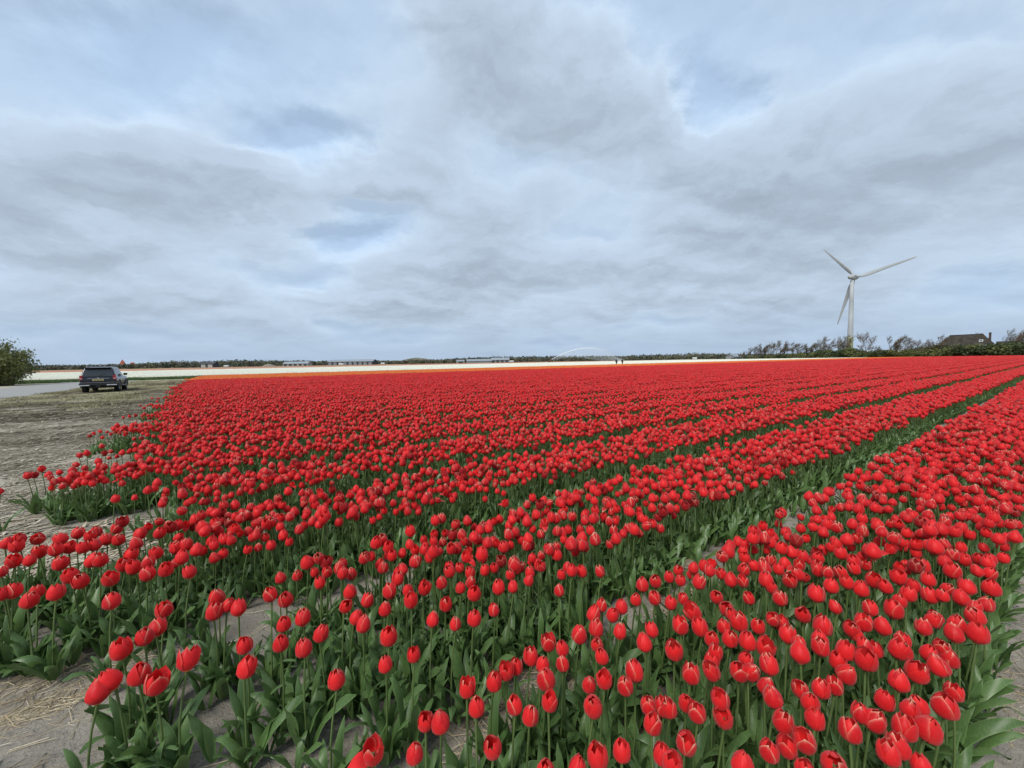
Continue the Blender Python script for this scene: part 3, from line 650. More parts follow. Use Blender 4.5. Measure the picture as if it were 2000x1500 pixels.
near = ([], [], [], []); mid = ([], [], [], [])
rg = random.Random(60)
ind_xy = [(q[0], q[1]) for q in IND]
NB = 31; T_END = 285.0
cell = {}
def too_close(x, y, r):
    cx, cy_ = int(x / .1), int(y / .1)
    for a in (-1, 0, 1):
        for c_ in (-1, 0, 1):
            for (px2, py2) in cell.get((cx + a, cy_ + c_), ()):
                if (px2 - x) ** 2 + (py2 - y) ** 2 < r * r: return True
    return False
def remember(x, y): cell.setdefault((int(x / .1), int(y / .1)), []).append((x, y))
for q in ind_xy: remember(*q)
def listed(x, y):
    fx, fy = frame_px((x, y, .45))
    return (-15 < fx < 2015 and fy > 1106) or (-15 < fx < 330 and fy > 1032)
NEAR_R = 11.0
for k in range(NB):
    d0 = BED0 + k * PITCHB; t_ = bed_end(d0 + .5) - .6
    while t_ < T_END:
        c_ = TD(t_ + .7, d0 + BEDW / 2)
        if c_.length < NEAR_R or t_ < bed_end(d0 + .5) + 2.4 and c_.length < 26:
            for q in range(330):
                tv = t_ + rg.uniform(0, 1.4); dv = d0 + rg.uniform(-.11 if k == 0 else 0, BEDW)
                P = TD(tv, dv); en = bed_end(d0 + .5)
                g_ = tv - en
                if g_ < 0 and rg.random() > math.exp(g_ * 5.0) * .28: continue
                if rg.random() < .05 or listed(P.x, P.y) or too_close(P.x, P.y, .051): continue
                remember(P.x, P.y)
                near[0].append((P.x, P.y, -.005)); near[1].append(rg.randrange(20)); near[2].append(rg.uniform(0, 6.28)); near[3].append(rg.uniform(.86, 1.12))
        else:
            mid[0].append(tuple(c_)); mid[1].append(rg.randrange(10)); mid[2].append(BED_ROT + (math.pi if rg.random() < .5 else 0) + rg.gauss(0, .01)); mid[3].append(rg.uniform(.96, 1.05))
        t_ += 1.4
leafy = ([], [], [], [])
def leaf_tuft(rg):
    b = MB(); a0 = rg.uniform(0, 6.28)
    for q in range(rg.choice((3, 4))):
        v_, f_, c_ = LEAVES[rg.randrange(12)]
        b.add(rotz(v_, a0 + q * 2.0 + rg.uniform(-.5, .5), (0, 0, 0), rg.uniform(.65, 1.0)), f_, [(c[0], c[1], rg.random(), 1) for c in c_])
    return b.mesh('leaf_tuft', M['leaf'], True)
tuft_lib = library([leaf_tuft(rg) for _ in range(10)])
for k in range(8):
    d0 = BED0 + k * PITCHB; en = bed_end(d0 + .5)
    for q in range(int(640 if k < 3 else 380)):
        tv = en + (1.5 if k < 3 else .5) + 11 * rg.random() ** 1.3
        if rg.random() < .62 and (k or rg.random() < .5): dv = d0 + (rg.uniform(-.15, .05) if (rg.random() < .5 and k) else BEDW + rg.uniform(-.05, .16))
        else: dv = d0 + rg.uniform(.02, BEDW)
        if tv < en + 1.1 and not (d0 < dv < d0 + BEDW): continue
        P = TD(tv, dv)
        if P.length > 12 or P.length < .9 or too_close(P.x, P.y, .045): continue
        leafy[0].append((P.x, P.y, -.004)); leafy[1].append(rg.randrange(10)); leafy[2].append(rg.uniform(0, 6.28)); leafy[3].append(rg.uniform(.75, 1.08))
for (x, y, z, s) in IND:
    for q in range(2 if x < .6 else 1):
        a = rg.uniform(0, 6.28); r_ = rg.uniform(.03, .085)
        leafy[0].append((x + r_ * math.cos(a), y + r_ * math.sin(a), -.004)); leafy[1].append(rg.randrange(10)); leafy[2].append(rg.uniform(0, 6.28)); leafy[3].append(rg.uniform(.7, 1.0))
scatter('tulip_leaves', tuft_lib, *leafy, 'flowerless tulip leaves filling the beds and the gaps between them', 'leaves')
scatter('red_tulips', near_lib, *near, 'red tulips massed in the near beds behind the front rows', 'tulips')
scatter('far_red_tulips', mid_lib, *mid, 'red tulips massed in long beds reaching to the far hedgerow', 'tulips')
def far_beds(name, lib, nl, d_from, d_to, t_from, step, label):
    q = ([], [], [], []); d0 = d_from
    while d0 < d_to:
        t_ = t_from + rg.uniform(-.6, .6)
        while t_ < T_END:
            q[0].append(tuple(TD(t_ + step / 2, d0 + BEDW / 2))); q[1].append(rg.randrange(nl)); q[2].append(BED_ROT + (math.pi if rg.random() < .5 else 0)); q[3].append(rg.uniform(.97, 1.05))
            t_ += step
        d0 += PITCHB
    scatter(name, lib, *q, label, 'tulips')
far_beds('orange_tulips', org_lib, 5, 44.0, 62.5, -4.6, 1.4, 'band of orange tulips between the red beds and the white beds')
far_beds('white_tulips', wht_lib, 5, 66.3, 180, -110, 2.8, 'broad band of white tulips beyond the orange band')
# strips of other varieties far off: low corrugated beds
def strip_field(name, d0, d1, t0, t1, cols, label, z=.36):
    m, t, out = mat(name)
    pos = t.coord('Object'); dd = t.vm('DOT_PRODUCT', pos, tuple(N)); tt = t.vm('DOT_PRODUCT', pos, tuple(D))
    n = t.noise(t.comb(t.m('MULTIPLY', tt, .05), dd, 0.0), .35, 4)
    c = t.mix(t.rng(n, .35, .65), cols[0], cols[1]); c = t.mix(t.m('MULTIPLY', t.noise(pos, 2.5, 3), .35), c, (.05, .08, .03))
    p = principled(t, c, .9, .1); t.l.new(p.outputs[0], out.inputs['Surface'])
    b = MB(); dv = d0
    while dv < d1:
        vs_ = []
        for k, tv in enumerate(np.linspace(t0, t1, 12)):
            for (o_, z_) in ((0, 0), (.15, z), (.6, z + .05), (1.1, z), (1.25, 0)): vs_.append(tuple(TD(tv, dv + o_ * 2, z_)))
        b.add(vs_, grid_faces(4, 11)); dv += 2.8
    tag(link(name, b.mesh(name, m)), label, 'flower field', kind='stuff')
strip_field('dark_red_beds', 184, 203, -320, 285, ((.23, .04, .035), (.30, .07, .05)), 'thin dark red flower strip behind the white tulips')
strip_field('salmon_beds', 204, 330, -420, 285, ((.50, .24, .15), (.42, .17, .11)), 'salmon pink flower strip far behind the white tulips')
strip_field('cream_beds', 332, 372, -500, 120, ((.60, .50, .36), (.45, .30, .2)), 'pale cream flower strip in the far distance')
strip_field('brown_beds', 374, 520, -600, 285, ((.20, .115, .075), (.26, .16, .10)), 'brownish red flower fields at the foot of the far woods')
# ------------------------------------------------------------------ estate car (off-roader)
M['navy'] = simple('navy_paint', (.010, .013, .024), .22, .5, .1, var=.1, vscale=2, Coat_Weight=.25)
M['clad'] = simple('grey_cladding', (.022, .024, .028), .5, .4)
M['glass'] = simple('tinted_glass', (.022, .026, .03), .06, .6, var=.05)
M['sglass'] = simple('side_glass', (.02, .026, .032), .08, .5, var=.05)
M['tyre'] = simple('tyre_rubber', (.014, .014, .015), .85, .2)
M['alloy'] = simple('alloy_rim', (.30, .30, .31), .35, .5, .8)
M['chrome'] = simple('chrome', (.75, .76, .78), .22, .5, .9)
M['red_lens'] = simple('red_lens', (.30, .012, .02), .15, .6)
M['white_lens'] = simple('white_lens', (.6, .55, .55), .15, .6)
M['plate'] = simple('yellow_plate', (.52, .45, .20), .5, .3, var=.05)
M['plate_ink'] = simple('plate_ink', (.10, .07, .02), .6)
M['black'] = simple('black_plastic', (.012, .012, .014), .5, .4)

CARX, CARY, CARYAW = -28.2, 26.4, R(128)
car = root('car', (CARX, CARY, 0.0), 'dark blue off-road estate car parked on the headland beside the road', 'car', rz=CARYAW)
# body: loft along x (forward); each station: x, floor z, belt z, half width, top half width
def loft(stations, ring):
    n = None; vs_ = []; fs = []
    for s_ in stations:
        rr = ring(*s_); n = len(rr); vs_.extend(rr)
    for i in range(len(stations) - 1):
        for k in range(n):
            fs.append((i * n + k, i * n + (k + 1) % n, (i + 1) * n + (k + 1) % n, (i + 1) * n + k))
    fs.append(tuple(range(n - 1, -1, -1))); fs.append(tuple((len(stations) - 1) * n + k for k in range(n)))
    return vs_, fs
def low_ring(x, zf, zb, hw):
    h = zb - zf
    half = [(hw * .55, zf), (hw * .93, zf + .03), (hw, zf + h * .28), (hw * 1.0, zf + h * .55), (hw * .985, zf + h * .8), (hw * .93, zb), (hw * .5, zb + .02)]
    return [(x, y, z) for y, z in half] + [(x, -y, z) for y, z in reversed(half)]
b = MB()
v_, f_ = loft([(-.90, .58, 1.02, .80), (-.86, .50, 1.05, .85), (-.6, .44, 1.06, .885), (0, .44, 1.06, .90), (.45, .42, 1.06, .875), (1.4, .42, 1.06, .87),
               (2.2, .42, 1.06, .875), (2.45, .42, 1.06, .885), (2.75, .44, 1.05, .90), (3.25, .46, 1.01, .88), (3.5, .48, .94, .82), (3.62, .52, .84, .70)], low_ring)
b.add(v_, f_)
body = link('body', b.mesh('body', M['navy'], True), car)
mdv = body.modifiers.new('edge', 'BEVEL'); mdv.width = .05; mdv.segments = 3; mdv.limit_method = 'ANGLE'
# greenhouse
def gh_ring(x0, x1, hw0, hw1, z0, z1):
    return None
b = MB()
def quad_strip(bm_, A, B): pass
gb = [(-.87, .80), (2.45, .80)]
secs = [((-.86, .81, 1.05), (-.60, .655, 1.64)), ((-.30, .82, 1.05), (-.28, .668, 1.685)), ((.6, .82, 1.05), (.6, .675, 1.70)), ((1.25, .82, 1.05), (1.25, .668, 1.69)), ((2.42, .80, 1.06), (1.62, .62, 1.64))]
vs_ = []
for (bx, bw, bz), (tx, tw, tz) in secs:
    vs_ += [(bx, bw, bz), ((bx + tx) / 2, (bw + tw) / 2 + .012, (bz + tz) / 2), (tx, tw, tz), (tx, tw * .6, tz + .035), (tx, -tw * .6, tz + .035), (tx, -tw, tz), ((bx + tx) / 2, -(bw + tw) / 2 - .012, (bz + tz) / 2), (bx, -bw, bz)]
fs = []
for i in range(len(secs) - 1):
    for k in range(7): fs.append((i * 8 + k, i * 8 + k + 1, (i + 1) * 8 + k + 1, (i + 1) * 8 + k))
fs += [tuple(range(7, -1, -1)), tuple(4 * 8 + k for k in range(8))]
b.add(vs_, fs)
cabin = link('cabin', b.mesh('cabin', M['navy'], True), car)
mdv = cabin.modifiers.new('edge', 'BEVEL'); mdv.width = .06; mdv.segments = 3; mdv.limit_method = 'ANGLE'
def pane(name, pts, mt, parent, off, th=.012):
    P = [Vector(p) for p in pts]; nrm = (P[1] - P[0]).cross(P[2] - P[0]).normalized()
    if nrm.dot(Vector(off)) < 0: nrm = -nrm
    b = MB(); n = len(P)
    b.add([tuple(p + nrm * th) for p in P] + [tuple(p - nrm * th) for p in P],
          [tuple(range(n)), tuple(range(2 * n - 1, n - 1, -1))] + [(i, (i + 1) % n, n + (i + 1) % n, n + i) for i in range(n)])
    return link(name, b.mesh(name, mt), parent)
rw = pane('rear_window', [(-.875, .74, 1.08), (-.875, -.74, 1.08), (-.64, -.61, 1.60), (-.64, .61, 1.60)], M['glass'], car, (-1, 0, .3), .014)
b = MB(); b.tube([(-.885, .02, 1.10), (-.84, -.30, 1.22)], .010, 5); b.tube([(-.87, -.05, 1.15), (-.80, -.42, 1.30)], .006, 4)
link('wiper', b.mesh('wiper', M['black']), rw)
for sgn in (1, -1):
    def sp(x, k):   # a point on the cabin side at height share k
        lo = secs; xs = [s_[0][0] + (s_[1][0] - s_[0][0]) * k for s_ in lo]; ys = [s_[0][1] + (s_[1][1] - s_[0][1]) * k for s_ in lo]; zs = [s_[0][2] + (s_[1][2] - s_[0][2]) * k for s_ in lo]
        return (x, sgn * (float(np.interp(x, xs, ys)) + .012 * 4 * k * (1 - k)), float(np.interp(x, xs, zs)))
    for (a0, a1, c0, c1) in ((-.66, .02, -.50, .02), (.10, .92, .10, .92), (1.0, 1.98, 1.0, 1.50)):
        pane('side_window', [sp(a0, .08), sp(a1, .08), sp(c1, .86), sp(c0, .86)], M['sglass'], car, (0, sgn, 0), .010)
    for dx_, nm_ in ((.1, 0), (1.0, 1)):
        b = MB(); b.box(dx_ + .05, dx_ + .25, sgn * .885 - .012, sgn * .885 + .012, .93, .96); link('door_handle', b.mesh('door_handle', M['chrome']), car)
    b = MB(); b.box(-.2, .0, 0, .2, 0, .16); 
    me = b.mesh('mirror', M['black']); o_ = link('mirror', me, car, (2.02, sgn * .86 if sgn > 0 else -1.06, 1.10)); o_.modifiers.new('e', 'BEVEL').width = .03
    b = MB(); b.tube([(-.45, sgn * .56, 1.71), (-.38, sgn * .56, 1.76), (1.25, sgn * .56, 1.775), (1.33, sgn * .56, 1.725)], .018, 6)
    link('roof_rail', b.mesh('roof_rail', M['alloy'], True), car)
    # tail light, wrapping round the corner
    b = MB(); y0, y1 = (.70, .865) if sgn > 0 else (-.865, -.70)
    b.box(-.915, -.74, y0, y1, .86, 1.02); tl = link('tail_light', b.mesh('tail_light', M['red_lens']), car); tl.modifiers.new('e', 'BEVEL').width = .02
    b = MB(); b.box(-.90, -.80, sgn * .775 - .075, sgn * .775 + .075, 1.03, 1.16); link('tail_light', b.mesh('tail_light', M['red_lens']), car)
    b = MB(); b.box(-.922, -.90, sgn * .78 - .06, sgn * .78 + .06, .93, .965); link('reversing_lens', b.mesh('reversing_lens', M['white_lens']), tl)
    # bumper corner and bright step
    b = MB(); b.box(-1.035, -.99, min(sgn * .40, sgn * .88), max(sgn * .40, sgn * .88), .485, .545); st_ = link('bumper_step', b.mesh('bumper_step', M['chrome']), car)
    # wheels
    for wx in (0.0, 2.72):
        wheel = link('wheel', None, car, (wx, sgn * .76, .36))
        b = MB(); prof = [(.20, -.10), (.33, -.125), (.36, -.10), (.36, .10), (.33, .125), (.20, .10)]; n = 24; vs_ = []; fs = []
        for k in range(n):
            th = 2 * math.pi * k / n
            for r_, y_ in prof: vs_.append((r_ * math.cos(th), y_, r_ * math.sin(th)))
        for k in range(n):
            for q in range(6): fs.append((k * 6 + q, k * 6 + (q + 1) % 6, ((k + 1) % n) * 6 + (q + 1) % 6, ((k + 1) % n) * 6 + q))
        b.add(vs_, fs); link('tyre', b.mesh('tyre', M['tyre'], True), wheel)
        b = MB(); yo = sgn * .085
        for q in range(6):
            a = q * 1.047; b.tube([(.04 * math.cos(a), yo, .04 * math.sin(a)), (.2 * math.cos(a), yo, .2 * math.sin(a))], .026, 4)
        b.tube([(0, yo - .02, 0), (0, yo + .02, 0)], .06, 8)
        link('rim', b.mesh('rim', M['alloy']), wheel)
        # flared arch over the wheel
        b = MB(); vs_ = []
        for k in range(11):
            th = math.pi * (k / 10) * 1.06 - .09
            for r_, y_ in ((.40, .80), (.40, .925), (.475, .925), (.50, .86)): vs_.append((wx + r_ * math.cos(th), sgn * y_, .38 + r_ * math.sin(th)))
        b.add(vs_, [(j * 4 + i, j * 4 + i + 1, (j + 1) * 4 + i + 1, (j + 1) * 4 + i) for j in range(10) for i in range(3)])
        link('wheel_arch', b.mesh('wheel_arch', M['clad'], True), car)
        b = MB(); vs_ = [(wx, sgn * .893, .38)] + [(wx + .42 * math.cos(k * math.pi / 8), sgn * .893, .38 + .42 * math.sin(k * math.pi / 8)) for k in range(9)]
        b.add(vs_, [(0, k + 1, k + 2) for k in range(8)]); link('arch_shade', b.mesh('arch_shade', M['black']), car)  # flat black disc painting the shade of the wheel recess onto the body
    b = MB(); b.box(.42, 2.28, min(sgn * .80, sgn * .96), max(sgn * .80, sgn * .96), .40, .45); link('side_step', b.mesh('side_step', M['alloy']), car)
b = MB(); b.box(-1.02, -.80, -.88, .88, .50, .68); bp = link('rear_bumper', b.mesh('rear_bumper', M['clad']), car); bp.modifiers.new('e', 'BEVEL').width = .04
b = MB(); b.box(-1.03, -.98, -.80, .80, .672, .70); link('bumper_edge', b.mesh('bumper_edge', M['alloy']), bp)
b = MB(); b.box(-.80, -.55, -.62, .62, 1.645, 1.69); sp_ = link('spoiler', b.mesh('spoiler', M['black']), car); sp_.modifiers.new('e', 'BEVEL').width = .015
b = MB(); b.box(-.93, -.90, -.26, .26, .80, .91); pl = link('number_plate', b.mesh('number_plate', M['plate']), car)
b = MB()
for k, (y_, w_) in enumerate(((.16, .05), (.10, .04), (.02, .05), (-.05, .04), (-.13, .05), (-.19, .03))): b.box(-.934, -.93, y_ - w_ / 2, y_ + w_ / 2, .825, .885)
link('plate_characters', b.mesh('plate_characters', M['plate_ink']), pl)
b = MB()
for a in (90, 210, 330):
    ca, sa = math.cos(R(a)), math.sin(R(a)); s_ = .034
    q = [(0, 0), (s_ * math.cos(R(a + 30)), s_ * math.sin(R(a + 30))), (2 * s_ * math.cos(R(30)) * ca, 2 * s_ * math.cos(R(30)) * sa), (s_ * math.cos(R(a - 30)), s_ * math.sin(R(a - 30)))]
    b.add([(-.925, y_, .985 + z_) for y_, z_ in q] + [(-.90, y_, .985 + z_) for y_, z_ in q], [(0, 1, 2, 3), (0, 4, 5, 1), (1, 5, 6, 2), (2, 6, 7, 3), (3, 7, 4, 0)])
link('emblem', b.mesh('emblem', M['chrome']), car)
b = MB(); b.box(-.915, -.89, -.5, .5, .945, .96); link('tailgate_trim', b.mesh('tailgate_trim', M['chrome']), car)
b = MB(); b.box(-.5, 3.2, -.55, .55, .30, .46); b.tube([(-.9, .35, .42), (-.3, .35, .40)], .035, 8); b.box(-1.0, -.75, -.1, .1, .40, .52); b.box(-.12, .12, -.7, .7, .30, .42)
link('underbody', b.mesh('underbody', M['black']), car)
pane('windscreen', [(2.36, .70, 1.12), (2.36, -.70, 1.12), (1.70, -.58, 1.60), (1.70, .58, 1.60)], M['sglass'], car, (1, 0, .5), .014)

# ------------------------------------------------------------------ wind turbine
M['tower'] = simple('turbine_white', (.37, .39, .39), .45, .4, var=.04, vscale=.3)
M['tower_green'] = simple('turbine_green_base', (.38, .44, .22), .5, .4, var=.08, vscale=.5)
M['dark_grey'] = simple('dark_grey', (.06, .065, .07), .5)
HX, HY, HZ = 230.29, 260.0, 53.54
AX = R(72)                                       # rotor axis, clockwise from +Y, points away from the camera
ax = Vector((math.sin(AX), math.cos(AX), 0)); e1 = Vector((ax.y, -ax.x, 0))
tb = ax * -3.2
turb = root('wind_turbine', (HX + tb.x, HY + tb.y, 0), 'tall white three-bladed wind turbine standing behind the bare trees', 'wind turbine')
def lathe(name, prof, mt, parent, n=28, loc=(0, 0, 0)):
    b = MB(); vs_ = []
    for r_, z_ in prof:
        for k in range(n): vs_.append((r_ * math.cos(2 * math.pi * k / n), r_ * math.sin(2 * math.pi * k / n), z_))
    b.add(vs_, [(j * n + k, j * n + (k + 1) % n, (j + 1) * n + (k + 1) % n, (j + 1) * n + k) for j in range(len(prof) - 1) for k in range(n)] + [tuple((len(prof) - 1) * n + k for k in range(n))])
    return link(name, b.mesh(name, mt, True), parent, loc)
lathe('tower', [(1.58, 14.0), (1.46, 20), (1.34, 28), (1.33, 28.02), (1.20, 38), (1.04, HZ - 2.0)], M['tower'], turb)
m, t, out = mat('turbine_green_bands')
zz = t.sep(t.coord('Object'))[2]
stp = t.m('DIVIDE', t.m('FLOOR', t.m('DIVIDE', zz, 2.8)), 5.0)
c = t.mix(stp, (.16, .21, .08), (.36, .40, .24))
p = principled(t, c, .5, .4); t.l.new(p.outputs[0], out.inputs['Surface'])
lathe('tower_base', [(1.80, -.2), (1.76, 2.8), (1.72, 5.6), (1.68, 8.4), (1.63, 11.2), (1.585, 13.99)], m, turb)
nac = link('nacelle', None, turb)
def along(o, s, up): return Vector((-tb.x, -tb.y, HZ)) + ax * o + e1 * s + Vector((0, 0, up))
b = MB(); vs_ = []; n = 14
for o_, w_, h_, zc_ in ((-6.6, .2, .2, -.1), (-6.3, .9, .8, 0), (-5.2, 1.45, 1.35, .1), (-2.5, 1.7, 1.75, .15), (-.9, 1.6, 1.6, .05), (-.6, 1.2, 1.2, 0)):
    for k in range(n):
        th = 2 * math.pi * k / n; c_, s_ = math.cos(th), math.sin(th)
        vs_.append(tuple(along(o_, w_ * abs(c_) ** .7 * (1 if c_ > 0 else -1), zc_ + h_ * abs(s_) ** .7 * (1 if s_ > 0 else -1))))
b.add(vs_, [(j * n + k, j * n + (k + 1) % n, (j + 1) * n + (k + 1) % n, (j + 1) * n + k) for j in range(5) for k in range(n)])
bpy.data.objects.remove(nac); nac = link('nacelle', b.mesh('nacelle', M['tower'], True), turb)
b = MB()
for sgn in (1, -1):
    for (z0_, z1_) in ((.25, .75),):
        P = [along(-3.6, sgn * 1.70, z0_), along(-1.9, sgn * 1.74, z0_), along(-1.9, sgn * 1.70, z1_), along(-3.6, sgn * 1.66, z1_)]
        Q = [p_ - e1 * sgn * .3 for p_ in P]
        b.add([tuple(p_) for p_ in P + Q], [(0, 1, 2, 3), (0, 4, 5, 1), (1, 5, 6, 2), (2, 6, 7, 3), (3, 7, 4, 0)])
link('vent', b.mesh('vent', M['dark_grey']), nac)
b = MB(); vs_ = []
for o_, r_ in ((-.6, 1.25), (.0, 1.4), (.9, 1.3), (1.7, .8), (2.1, .1)):
    for k in range(n): vs_.append(tuple(along(o_, r_ * math.cos(2 * math.pi * k / n), r_ * math.sin(2 * math.pi * k / n))))
b.add(vs_, [(j * n + k, j * n + (k + 1) % n, (j + 1) * n + (k + 1) % n, (j + 1) * n + k) for j in range(4) for k in range(n)])
link('hub', b.mesh('hub', M['tower'], True), turb)
for q in range(3):
    th = R(11) + q * 2 * math.pi / 3
    rad = e1 * math.cos(th) + Vector((0, 0, math.sin(th))); tan = -e1 * math.sin(th) + Vector((0, 0, math.cos(th)))
    b = MB(); vs_ = []; n = 10
    for s_, ch, tk, twist in ((.9, 1.1, 1.1, 70), (2.2, 1.2, 1.1, 70), (4.5, 2.5, .75, 30), (7, 2.85, .55, 22), (12, 2.35, .40, 14), (18, 1.8, .28, 9), (25, 1.25, .18, 5), (30, .8, .10, 3), (32, .25, .04, 2)):
        c0 = along(0, 0, 0) + rad * s_ + ax * (.0 + .0009 * s_ * s_)
        ca, sa = math.cos(R(twist)), math.sin(R(twist))
        for k in range(n):
            a = 2 * math.pi * k / n; u_ = math.cos(a) * ch * .5 - ch * .18; w_ = math.sin(a) * tk * .5 * (1 - .35 * math.cos(a))
            vs_.append(tuple(c0 + tan * (u_ * ca - w_ * sa) + ax * (u_ * sa + w_ * ca)))
    b.add(vs_, [(j * n + k, j * n + (k + 1) % n, (j + 1) * n + (k + 1) % n, (j + 1) * n + k) for j in range(8) for k in range(n)] + [tuple(8 * n + k for k in range(n))])
    link('blade', b.mesh('blade', M['tower'], True), turb)

# ------------------------------------------------------------------ trees and shrubs
M['bark'] = simple('grey_bark', (.11, .095, .08), .9, .15, var=.3, vscale=1.5)
M['twig'] = leaf_material('bare_twigs', (.13, .098, .078), (.17, .14, .09), rough=.9, trans=0.0)
M['shrub'] = leaf_material('shrub_leaves', (.030, .048, .016), (.072, .092, .030), rough=.6, trans=.2)
M['shrub_l'] = leaf_material('light_shrub_leaves', (.085, .105, .030), (.165, .175, .055), rough=.6, trans=.2)
def bare_tree(rg, h, lean, spread=1.0):
    tr = MB(); cr_ = MB()
    def branch(p, d_, L, r_, lev):
        n = 4 if lev < 2 else 3; pts = [p]; q = p.copy(); dd_ = d_.copy()
        for k in range(n):
            dd_ = (dd_ + lean * (.10 + .055 * lev) * (.4 + q.z / h) + Vector((rg.gauss(0, .13), rg.gauss(0, .13), .05))).normalized()
            q = q + dd_ * (L / n); pts.append(q.copy())
        rad = [r_ * (1 - .6 * k / n) for k in range(n + 1)]
        (tr if lev < 2 else cr_).tube(pts, rad, 5 if lev == 0 else 3, (0, .5, rg.random(), 1), False)
        if lev >= 4: return
        kids = (6, 6, 6, 4)[lev]
        for k in range(kids):
            i = max(1, min(n, int(round(n * (.35 + .65 * (k + 1) / kids))))) if lev else max(1, min(n, 1 + k * n // kids))
            az = rg.uniform(0, 6.28); sp_ = rg.uniform(.45, .95) * spread
            nd = (dd_ * math.cos(sp_) + Vector((math.cos(az), math.sin(az), rg.uniform(-.1, .5))) * math.sin(sp_)).normalized()
            branch(pts[i].copy(), nd, L * rg.uniform(.50, .72), max(.034, rad[i] * .64), lev + 1)
    branch(Vector((0, 0, -.1)), Vector((rg.uniform(-.08, .08), rg.uniform(-.08, .08), 1)), h * .48, h * .021, 0)
    for k in range(220):       # buds and young leaves at the twig ends
        v = rg.choice(cr_.v); s_ = rg.uniform(.06, .14); c_ = (0, .5, .6 + .4 * rg.random(), 1)
        d1 = Vector((rg.gauss(0, 1), rg.gauss(0, 1), rg.gauss(0, 1))).normalized() * s_; d2 = Vector((rg.gauss(0, 1), rg.gauss(0, 1), rg.gauss(0, 1))).normalized() * s_
        cr_.add([v, tuple(Vector(v) + d1), tuple(Vector(v) + d2)], [(0, 1, 2)], c_)
    return tr.mesh('trunk', M['bark']), cr_.mesh('crown', M['twig'])
rg = random.Random(70)
lean_dir = Vector((.74, -.67, 0))
TREEV = [bare_tree(rg, 10.0, lean_dir * rg.uniform(.40, .85), rg.uniform(.8, 1.05)) for _ in range(9)]
ROUNDV = bare_tree(rg, 10.0, lean_dir * .1, 1.05)
def shrub_mesh(rg, rx, rz_, n, mt, leaf=.2, stems=8):
    b = MB(); blobs = [(rg.gauss(0, rx * .45), rg.gauss(0, rx * .45), rg.uniform(.25, .75) * rz_, rg.uniform(.3, .55) * rx) for _ in range(9)]
    for k in range(n):
        bx, by, bz, br = rg.choice(blobs); dv_ = Vector((rg.gauss(0, 1), rg.gauss(0, 1), rg.gauss(0, 1))).normalized() * br * rg.uniform(.55, 1.08)
        c_ = Vector((bx + dv_.x, by + dv_.y, max(.05, bz + dv_.z * .8 * rz_ / rx)))
        s_ = leaf * rg.uniform(.6, 1.4); a_ = Vector((rg.gauss(0, 1), rg.gauss(0, 1), rg.gauss(0, .7))).normalized() * s_; b_ = a_.cross(Vector((rg.gauss(0, 1), rg.gauss(0, 1), rg.gauss(0, 1)))).normalized() * s_ * .55
        b.add([tuple(c_ - a_), tuple(c_ + b_), tuple(c_ + a_), tuple(c_ - b_)], [(0, 1, 2, 3)], (0, .5, rg.random(), 1))
    s = MB()
    for k in range(stems):
        a = rg.uniform(0, 6.28); s.tube([(0, 0, 0), (math.cos(a) * rx * .3, math.sin(a) * rx * .3, rz_ * .5), (math.cos(a) * rx * .5, math.sin(a) * rx * .5, rz_ * rg.uniform(.8, 1.12))], [.05, .035, .012], 3, (0, .5, rg.random(), 1), False)
    return b.mesh('foliage', mt), s.mesh('stem', M['bark'])
SHR = [shrub_mesh(rg, 2.4, 2.6, 1100, M['shrub'] if k % 2 else M['shrub_l'], .22) for k in range(6)]

def px_on_t(px, t_):                     # a place on the hedge line: distance t_ along the beds, seen at bearing of column px
    k = (px - 1000) / FPX
    Y = t_ / (D.x * k + D.y); return Y * k, Y
HEDGE = [  # picture column where it stands, height, variant (9 = rounded)
    (1443, 4.5, 0), (1453, 5, 1), (1463, 7.5, 2), (1472, 8, 3), (1479, 9, 4), (1486, 10, 5), (1495, 10, 6), (1503, 9.5, 7), (1516, 11.5, 8), (1526, 8.5, 0), (1535, 10, 1),
    (1546, 9.5, 2), (1554, 9, 3), (1566, 9, 4), (1575, 9, 5), (1586, 9.5, 6), (1597, 12, 7), (1607, 9, 8), (1616, 10.5, 0), (1640, 11, 1), (1650, 12, 2), (1695, 12.5, 9), (1710, 6.5, 4),
    (1738, 11, 5), (1752, 11.5, 6), (1763, 9, 7), (1776, 7, 8), (1798, 8, 9), (1812, 8, 1), (1833, 10, 2), (1895, 11.5, 3), (1962, 9.5, 4), (1972, 12, 5), (1984, 11.5, 6), (1996, 12, 7), (2030, 12, 8), (2065, 11, 2)]
NAMES = {0: 'small wind-bent bare tree at the left tip of the hedgerow', 21: 'round-crowned bare tree just right of the wind turbine', 23: 'bare wind-bent tree midway between turbine and farmhouse, left of a close pair',
         24: 'bare wind-bent tree midway between turbine and farmhouse, right of a close pair', 19: 'bare tree just left of the turbine tower', 20: 'tall bare tree overlapping the turbine tower foot',
         30: 'bare tree showing above the ridge of the farmhouse roof', 29: 'bare tree at the left corner of the farmhouse roof', 16: 'tallest bent bare tree in the middle of the hedgerow left of the turbine',
         22: 'low bare tree at the foot of the round-crowned one', 25: 'bare tree right of the close pair, before the farmhouse hedge', 26: 'short bent tree beside the farmhouse hedge', 27: 'pale twiggy tree left of the farmhouse', 28: 'twiggy tree almost touching the farmhouse roof'}
